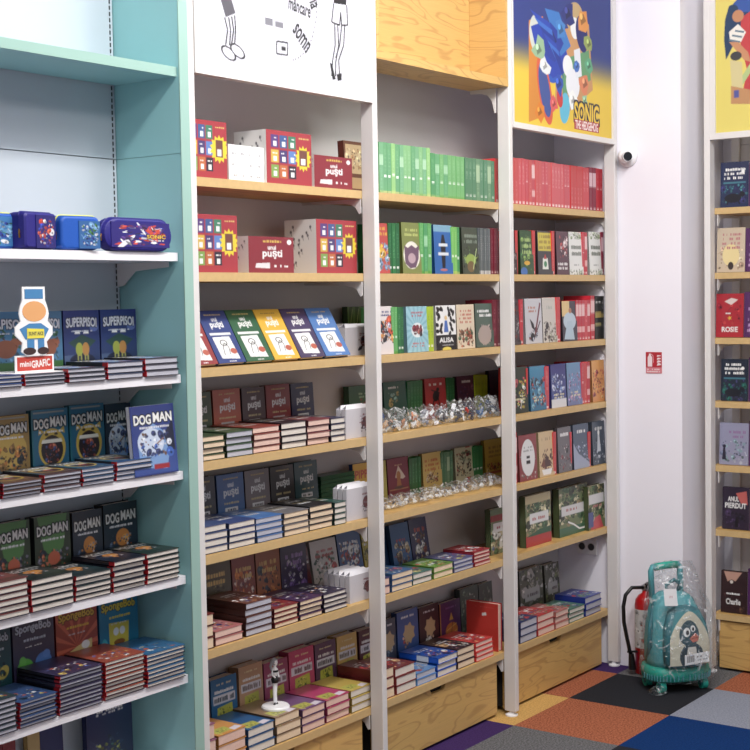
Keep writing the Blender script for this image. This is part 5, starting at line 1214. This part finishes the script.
for a, b_, py, c, pal, nm, ex in ((518, 536, 436.5, (150, 66, 70), [(120, 120, 110), (190, 190, 180)], 'patterned red cover with tall white oval', lambda A: (A.ell(.5, .5, .38, .4, (226, 226, 226)), A.rect(.4, .36, .62, .44, (30, 30, 34)), A.rect(.42, .48, .6, .54, (30, 30, 34)), A.scrib(3, .24, .62, .76, .76, (150, 150, 150), 2))),
                               (538, 553, 433, (216, 186, 140), [(90, 50, 40), (120, 60, 40)], 'cream cover with brown sailing ship', lambda A: (A.poly([(.15, .16), (.85, .16), (.75, .04), (.25, .04)], W_), A.poly([(.2, .2), (.5, .5), (.8, .22)], (84, 50, 44)), A.poly([(.1, .24), (.34, .46), (.4, .2)], (120, 66, 50)))),
                               (557, 570.5, 428.5, (110, 106, 112), [(190, 180, 180), (140, 60, 70), (60, 60, 66)], 'grey cover with palace-like outline', None),
                               (572.5, 588, 425.5, (76, 92, 116), [(150, 160, 190), (180, 190, 210)], 'slate blue cover with misty slope', lambda A: A.poly([(0, .6), (.3, .35), (1, .1), (1, 0), (0, 0)], (160, 170, 196))),
                               (591.5, 606, 422.5, (80, 92, 110), [(206, 212, 226), (50, 60, 80)], 'slate cover with pale standing figure', lambda A: (A.poly([(.35, .3), (.65, .3), (.56, .7), (.44, .7)], (206, 212, 222)), A.ell(.5, .74, .08, .06, W_)))):
    face(U, 5, a, b_, py, c, pal, int(a), nm, n=10, reg=(.08, .05, .92, .6), big=.12, extra=ex, scr=(.2, .78, .8, .9) if a not in (518,) else None, scol=darker(c, .7) if a == 538 else W_, rows=1)
for a, b_ in ((514, 517.5), (553.5, 556.5), (571, 572.3), (588.5, 591)): spines(U, 5, a, b_, 432, 1, REDS, 'red', d=.03)


def jungle(a):
    a.blobs(6, [(60, 96, 60), (90, 110, 70), (206, 196, 160), (50, 60, 40)], 20, (0, .3, 1, 1), .2)


for a, b_, py, nm, ex in ((523, 548.5, 497, 'green animal picture book with red foot', lambda A: (jungle(A), A.rect(0, 0, 1, .22, (190, 50, 50)), A.poly([(0, .2), (.5, .3), (1, .32), (1, .2)], (40, 90, 60)), A.rect(0, .84, 1, 1, (206, 190, 140)), A.rect(.16, .44, .9, .64, (222, 222, 222)))),
                          (556.5, 585, 489.5, 'wide animal picture book with white swirl', lambda A: (jungle(A), A.rect(0, 0, 1, .18, (60, 110, 80)), A.line([(.3, .28), (.5, .2), (.7, .08), (1, .08)], .035, W_), A.rect(.08, .42, .86, .62, (216, 214, 214)))),
                          (586, 602.5, 487, 'narrow animal picture book with pink foot', lambda A: (jungle(A), A.poly([(.1, 0), (.9, 0), (.7, .3), (.4, .26)], (210, 80, 90)), A.rect(0, .06, .3, .4, (80, 90, 150)), A.rect(.05, .58, .95, .80, (220, 218, 220))))):
    face(U, 6, a, b_, py, (110, 126, 80), [(200, 190, 150), (60, 100, 60), (150, 130, 90)], int(a), nm, n=12, reg=(0, .2, 1, 1), big=.2, extra=ex, scr=(.2, .48, .8, .58), scol=(190, 110, 110), rows=1, Y=.12 if a < 580 else .095, t=.035 if a < 580 else .03, tilt=1)
for a, b_, py, nm in ((518, 541, 572, 'left brown-grey'), (543, 557.5, 566, 'right green-grey')):
    face(U, 7, a, b_, py, (96, 96, 76), [(170, 166, 150), (60, 60, 50), (120, 130, 80), (190, 186, 180)], int(a), f'{nm} animal picture book standing at the back', n=18, reg=(0, 0, 1, 1), big=.2, extra=lambda A: A.rect(.2, .35, .85, .6, (186, 184, 180)), scr=(.25, .42, .8, .52), scol=(110, 90, 90), rows=1, Y=.30, t=.04, tilt=3)
for a, b_, n, py, c, pg, nm in ((520, 537.5, 3, 622.5, (44, 60, 110), 'page_grey', 'navy-topped'), (538, 555, 3, 616.5, (206, 60, 60), 'page_pink', 'red-topped'), (555.5, 569, 3, 612.5, (200, 120, 110), 'page_pink', 'pink-topped'), (569.5, 585, 3, 610, (80, 130, 110), 'page', 'green and white-topped'), (586, 602, 3, 598.5, (40, 60, 160), 'page_grey', 'bright blue-spined')):
    stack(U, 7, a, b_, n, py, nm, cov(c, [W_, (200, 60, 60), (60, 90, 140), (120, 160, 110)], int(a)+1, n=10, scr=(.2, .6, .8, .76)), [(1, darker(c, .8))], pg, noun='novel', h=.17)

# far right unit: books face -X
def faceR(lv, px0, px1, pyt, pyb, c, pal, seed, look, wy_=None, **k):
    z = ZW[lv]; X = 5.04
    ya, yb = wy(px0, X, z), wy(px1, X, z); w = abs(ya-yb); h = wz(pyt, X, (ya+yb)/2)-z
    o = make_book(w, h, .024, cov(c, pal, seed, **k)(w, h), [(1, darker(c, .6))])
    o.location = (X+.014, (ya+yb)/2, z+.0015); o.rotation_euler = (-R(3), 0, R(-90)); tag(o, f"{look}, {where('R', lv)}", 'book')


night = lambda A: (A.ell(.45, .2, .3, .1, (20, 24, 40)), A.line([(.3, .2), (.25, .06)], .03, (20, 24, 40)), A.line([(.6, .2), (.7, .06)], .03, (20, 24, 40)), A.ell(.78, .28, .1, .06, (20, 24, 40)), A.rect(.1, .52, .9, .56, (60, 120, 140)), A.ell(.8, .78, .06, .04, W_))
faceR(1, 720, 748, 162, 206, (30, 44, 86), [(40, 100, 120), (60, 130, 140), (50, 50, 110)], 91, 'dark blue cover with galloping horse silhouette', n=10, reg=(.05, .08, .95, .5), extra=night, scr=(.12, .60, .88, .88), rows=3)
faceR(2, 716.5, 744.5, 228, 271, (206, 186, 160), [(226, 206, 170), (190, 160, 130), (170, 140, 120)], 92, 'cream ornamental cover with small dark seated figure', n=8, extra=lambda A: (A.ell(.5, .38, .3, .25, (236, 214, 150)), A.ell(.5, .14, .1, .09, (60, 50, 50))), scr=(.14, .5, .86, .9), scol=(190, 110, 120), rows=4)
faceR(3, 715.5, 743, 294, 336, (186, 34, 48), [(150, 30, 50), (210, 60, 60)], 93, 'red cover with white lettering and pale bird', n=6, reg=(.1, .3, .9, .9), extra=lambda A: (A.poly([(.3, .82), (.55, .9), (.8, .86), (.55, .74)], (226, 206, 200)), A.star(.5, .44, .06, 5, (236, 180, 60), .4)), scr=(.3, .52, .7, .58), rows=1, title='ROSIE', tbox=(.22, .12, .8, .24))
faceR(4, 720.5, 747.5, 359.5, 401.5, (26, 38, 60), [(30, 84, 90), (60, 60, 110), (30, 100, 90)], 94, 'near-black cover with teal band and horse silhouette', n=10, reg=(.05, .05, .95, .5), extra=night, scr=(.12, .62, .88, .92), rows=3)
faceR(5, 719, 748, 423.5, 466.5, (150, 150, 180), [(190, 196, 214), (110, 120, 150), (130, 160, 170)], 95, 'lilac-grey cover with dark child figure at left', n=10, reg=(.1, .05, .95, .6), extra=lambda A: (A.poly([(.1, .12), (.24, .12), (.2, .4), (.13, .4)], (40, 36, 60)), A.ell(.17, .44, .06, .04, (40, 36, 60))), scr=(.3, .62, .9, .84), scol=(150, 110, 160), rows=2)
faceR(6, 722, 748.5, 488, 531, (44, 32, 56), [(70, 50, 90), (30, 26, 44)], 96, 'near-black purple cover with white lettering', n=6, reg=(.1, .05, .9, .4), extra=lambda A: (A.poly([(.5, .86), (.9, .92), (.95, .6), (.7, .62)], (206, 96, 90)), A.poly([(.5, .3), (.62, .3), (.6, .06), (.48, .06)], (20, 18, 30))), scr=None, title=['ANUL', 'PIERDUT'], tbox=[(.2, .66, .62, .78), (.10, .50, .90, .63)])
faceR(7, 720.5, 746.5, 572, 615, (52, 26, 30), [(70, 34, 36), (90, 60, 50)], 97, 'dark brown cover with cream cap shape and script', n=6, reg=(.1, .05, .9, .5), extra=lambda A: (A.poly([(.1, .98), (.8, .98), (.55, .76), (.4, .8), (.25, .74)], (200, 150, 130)), A.ell(.4, .74, .06, .04, (230, 220, 210)), A.scrib(3, .2, .42, .75, .5, W_, 1, 1), ), scr=None, title='Charlie', tbox=(.2, .2, .76, .34))
for n, (a, b_, py) in {1: (748.5, 772, 162), 2: (745, 772, 228), 3: (743.6, 772, 292), 4: (748.2, 774, 358), 5: (748.6, 776, 422), 6: (749.2, 776, 487), 7: (747.2, 776, 571)}.items():
    faceR(n, a, b_, py, 0, (84, 34, 96), [(110, 50, 120)], 98, 'purple cover cut off by the right photo edge', n=5, scr=(.1, .1, .6, .8), rows=6, scol=(190, 150, 200))
finish_spines()

# ------------------------------------------------------------------ things on and by the corner pillar
XW = 4.84
q = at(628.5, 157, X=XW)
cv = empty('security_camera', (XW, float(q[1]), float(q[2]))); cv.scale = (.86, .8, .8); tag(cv, 'white dome security camera on the pillar wall', 'security camera')
MB().lathe([(.062, -.001), (.062, -.010), (.056, -.024), (.044, -.040)], (0, 0, 0), 32, 'X').build('base', M['white_pl'], cv, smooth=True, fix=True)
MB().lathe([(.012, -.094), (.026, -.087), (.038, -.07), (.042, -.05), (.040, -.036)], (0, 0, 0), 32, 'X').build('ball', M['white_pl'], cv, smooth=True, fix=True)
dv = Vector((-.60, -.78, -.10)).normalized(); c0 = Vector((-.055, 0, 0))
MB().tube([c0+dv*.015, c0+dv*.050], .031, 28).build('lens_barrel', M['white_pl'], cv)
MB().tube([c0+dv*.0502, c0+dv*.056], [.028, .026], 28).build('lens', M['lens'], cv)

q0, q1 = at(646, 352, X=XW), at(662, 373.5, X=XW)
sg = empty('fire_extinguisher_sign', (XW, float((q0[1]+q1[1])/2), float(q1[2]))); tag(sg, 'small red fire extinguisher pictogram sign on the white pillar', 'sign')
w, h = abs(float(q0[1]-q1[1])), float(q0[2]-q1[2])
A = Art(w, h, (200, 36, 48), .0016)
A.rect(0, 0, 1, .28, (226, 130, 140)); A.scrib(3, .06, .04, .94, .24, (246, 226, 226), 2, .9)
A.poly([(.12, .32), (.4, .32), (.4, .76), (.32, .86), (.2, .86), (.12, .76)], (250, 230, 232)); A.rect(.2, .86, .32, .93, (250, 230, 232)); A.line([(.3, .92), (.46, .84), (.48, .5)], .03, (240, 180, 186))
for k in range(4): A.poly([(.70, .36+k*.14), (.96, .40+k*.14), (.94, .46+k*.13), (.78, .5+k*.12), (.72, .44+k*.14)], (250, 232, 234))
g = MB().grid(A.img(), lambda u, v: (-.003, w/2-u*w, v*h)); g.box(-.0028, 0, -w/2, w/2, 0, h, lin((200, 60, 70)), skip='l'); g.build('sign_plate', M['ink'], sg)

# extinguisher
ex = empty('fire_extinguisher', (4.77, -.165, 0)); ex.scale = (1, 1, .95); tag(ex, 'red fire extinguisher with black hose on floor behind the turquoise bag', 'fire extinguisher')
MB().lathe([(.050, .001), (.054, .006), (.054, .36), (.050, .385), (.036, .408), (.018, .42), (.016, .432)], (0, 0, 0), 32).build('cylinder', M['red'], ex, smooth=True)
a = Art(.18, .2, (206, 206, 206), .004); a.blobs(3, [(150, 150, 150), (180, 60, 60), W_], 14, (.05, .05, .95, .95), .12)
im = a.img(); b = MB(); b.grid(im, lambda u, v: (.0546*math.cos(R(130)+u*R(190)), .0546*math.sin(R(130)+u*R(190)), .14+v*.2)); b.build('instruction_label', M['ink'], ex)
MB().lathe([(.017, .432), (.020, .438), (.020, .458), (.012, .464)], (0, 0, 0), 16).build('valve', M['steel'], ex)
MB().tube([(0, 0, .462), (-.02, -.02, .474), (-.06, -.05, .478)], [.008, .009, .006], 8).tube([(.0, 0, .462), (-.02, -.02, .452), (-.055, -.045, .444)], [.006, .006, .005], 8).build('handle', M['black'], ex)
MB().tube([(-.015, .005, .45), (-.07, .04, .455), (-.098, .06, .42), (-.102, .07, .36), (-.098, .07, .28), (-.088, .06, .2), (-.078, .05, .13), (-.07, .045, .10)], .0095, 10).build('hose', M['black'], ex, smooth=True)
MB().tube([(-.07, .045, .11), (-.066, .042, .03)], [.013, .019], 14).build('nozzle', M['black'], ex)
MB().tube([(-.045, .02, .12), (-.085, .058, .122)], .006, 8).build('hose_clip', M['black'], ex)

# ------------------------------------------------------------------ trolley backpack in a clear wrapper
bp = empty('trolley_backpack', (4.62, -.385, 0), R(-36)); tag(bp, 'turquoise trolley backpack with cartoon penguin, wrapped in clear plastic', 'backpack')


def sect(w, d, z, yc=0, p=2.6, n=32, xc=0):
    o = []
    for k in range(n):
        t = 2*math.pi*k/n; c, s_ = math.cos(t), math.sin(t)
        o.append((xc+w/2*math.copysign(abs(c)**(2/p), c), yc+d/2*math.copysign(abs(s_)**(2/p), s_), z))
    return o


def loft(secs, name, m, parent, **k):
    b = MB(); n = len(secs[0])
    for s_ in secs: b.v += s_
    for i in range(len(secs)-1):
        for j in range(n): b.f.append((i*n+j, i*n+(j+1) % n, (i+1)*n+(j+1) % n, (i+1)*n+j)); b.c.append(None)
    b.f += [tuple(range(n))[::-1], tuple(range((len(secs)-1)*n, len(secs)*n))]; b.c += [None, None]
    return b.build(name, m, parent, smooth=True, **k)


loft([sect(.30, .22, .052), sect(.325, .245, .06), sect(.335, .255, .09), sect(.325, .245, .118), sect(.30, .22, .122)], 'moulded_base', M['bagbright'], bp)
rb = MB()
for k in range(26):
    t = R(180+7*k); x, y = .335/2*math.copysign(abs(math.cos(t))**.77, math.cos(t)), .255/2*math.copysign(abs(math.sin(t))**.77, math.sin(t)); rb.tube([(x*1.01, y*1.01, .062), (x*1.015, y*1.015, .088)], .0035, 6)
rb.build('base_ribs', M['bagteal'], bp)
for sx_ in (-1, 1):
    for sy_ in (-1, 1):
        wl = MB().tube([(sx_*.115-.014, sy_*.07, .028), (sx_*.115+.014, sy_*.07, .028)], .0275, 20).build('wheel', M['bagbright'], bp)
        MB().tube([(sx_*.115-.017, sy_*.07, .028), (sx_*.115+.017, sy_*.07, .028)], .012, 12).build('hub', M['bagdark'], wl)
        MB().box(sx_*.115-.02, sx_*.115+.02, sy_*.07-.012, sy_*.07+.012, .045, .06).build('fork', M['bagdark'], bp)
loft([sect(.285, .20, .122, .0), sect(.30, .215, .15, .0), sect(.30, .21, .24, .005), sect(.275, .19, .33, .012), sect(.235, .16, .40, .022), sect(.19, .12, .445, .032), sect(.12, .07, .465, .04)], 'bag_body', M['bagteal'], bp)
# front pocket with the print
pk = [sect(.20, .05, .13, -.112, 3), sect(.24, .075, .15, -.112, 3), sect(.245, .085, .24, -.108, 3), sect(.225, .08, .33, -.098, 2.6), sect(.17, .06, .395, -.082, 2.2), sect(.09, .03, .415, -.07, 2)]
pf = loft(pk, 'front_pocket', M['bagdark'], bp)
a = Art(.216, .255, (206, 200, 176), .0026)
a.a[:] = (70, 140, 148); a.ell(.5, .45, .5, .55, (212, 206, 182)); a.rect(.0, 0, 1, .4, (212, 206, 182))
a.ell(.52, .16, .30, .26, (36, 66, 80)); a.poly([(.36, 0), (.68, 0), (.62, .34), (.42, .34)], (222, 216, 206))
a.ell(.47, .60, .27, .24, (40, 78, 90)); a.ell(.40, .62, .095, .085, W_); a.ell(.58, .68, .07, .06, W_); a.ell(.42, .61, .045, .045, (20, 24, 30)); a.ell(.585, .67, .035, .035, (20, 24, 30))
a.poly([(.47, .50), (.63, .60), (.72, .53), (.68, .44), (.55, .42)], (206, 110, 90)); a.line([(.5, .49), (.70, .51)], .014, (130, 60, 60))
im = a.img(); b = MB()


def psurf(u, v):                                       # follows the bulging pocket front
    zz = .145+v*.255; wv = .108*(1-.40*max(0, v-.35)**1.6/.5); x = (u*2-1)*wv
    yf_ = -.1525+.0*v; e = (-.150-.001) + .030*max(0, v-.3)**1.2 + .012*abs(u*2-1)**3
    return (x, e-.0045, zz)


b.grid(im, psurf); b.build('printed_panel', M['cloth_ink'], bp, smooth=True)
# barcode tag, hang tag
a = Art(.12, .05, (240, 240, 240), .0018); [a.rect(.1+k*.028, .2, .1+k*.028+(.012 if k % 3 else .02), .85, (30, 30, 30)) for k in range(11)]; a.scrib(4, .48, .55, .92, .75, (60, 60, 60), 1); a.scrib(6, .48, .25, .92, .4, (120, 120, 120), 1)
MB().grid(a.img(), lambda u, v: (-.045+u*.13, -.172-.004*u, .150+v*.05+u*.010)).build('barcode_label', M['ink'], bp)
a = Art(.07, .08, (238, 238, 240), .002); a.scrib(5, .3, .45, .7, .6, (190, 120, 130), 2)
MB().grid(a.img(), lambda u, v: (-.125+u*.07, -.125+v*.012, .435+v*.08-u*.006)).build('hang_tag', M['ink'], bp)
# handle frame
bp.scale = (.96, .96, .97)
hd = MB().tube([(-.085, .07, .40), (-.092, .07, .565), (-.086, .07, .583), (.062, .07, .59), (.07, .07, .575), (.075, .07, .40)], .018, 10, sq=.8).build('trolley_handle', M['bagteal'], bp, smooth=True)
MB().tube([(-.07, .068, .583), (-.01, .068, .589), (.05, .068, .588)], .0185, 12).build('grip', M['bagbright'], hd, smooth=True)
MB().tube([(-.02, .04, .462), (-.03, .03, .50), (.01, .02, .525), (.045, .03, .50), (.04, .04, .462)], .009, 8).build('carry_loop', M['bagdark'], bp, smooth=True)
for sx_ in (-1, 1):
    MB().tube([(sx_*.142, .02, .14), (sx_*.155, -.03, .22), (sx_*.145, -.02, .32), (sx_*.10, .02, .43)], .012, 8, sq=.5).build('strap', M['bagdark'], bp, smooth=True)
# wrapper
rw = random.Random(4); secs = []
for z_, w, d, yc in ((.045, .30, .25, 0), (.06, .36, .30, -.01), (.12, .375, .32, -.015), (.20, .37, .33, -.02), (.28, .36, .32, -.01), (.36, .335, .30, 0), (.42, .31, .27, .02), (.48, .27, .22, .035), (.54, .245, .15, .05), (.60, .22, .09, .06)):
    xc = .022*min(1, z_/.3)
    s_ = sect(w, d, z_, yc, 2.4, 48, xc)
    secs.append([(x*(1+rw.uniform(-.018, .018)), y*(1+rw.uniform(-.02, .02)), zz+rw.uniform(-.006, .006) if z_ > .05 else zz) for x, y, zz in s_])
loft(secs, 'clear_wrapper', M['film'], bp)
b = MB(); c_ = (-.15, -.10)
secs = [sect(.10*k1, .07*k1, z_, c_[1], 2, 20, c_[0]) for z_, k1 in ((.002, .5), (.012, 1), (.03, .9), (.048, .3))]
loft([[(x+rw.uniform(-.006, .006), y+rw.uniform(-.006, .006), max(.001, z_)) for x, y, z_ in s_] for s_ in secs], 'wrapper_end', M['film'], bp)
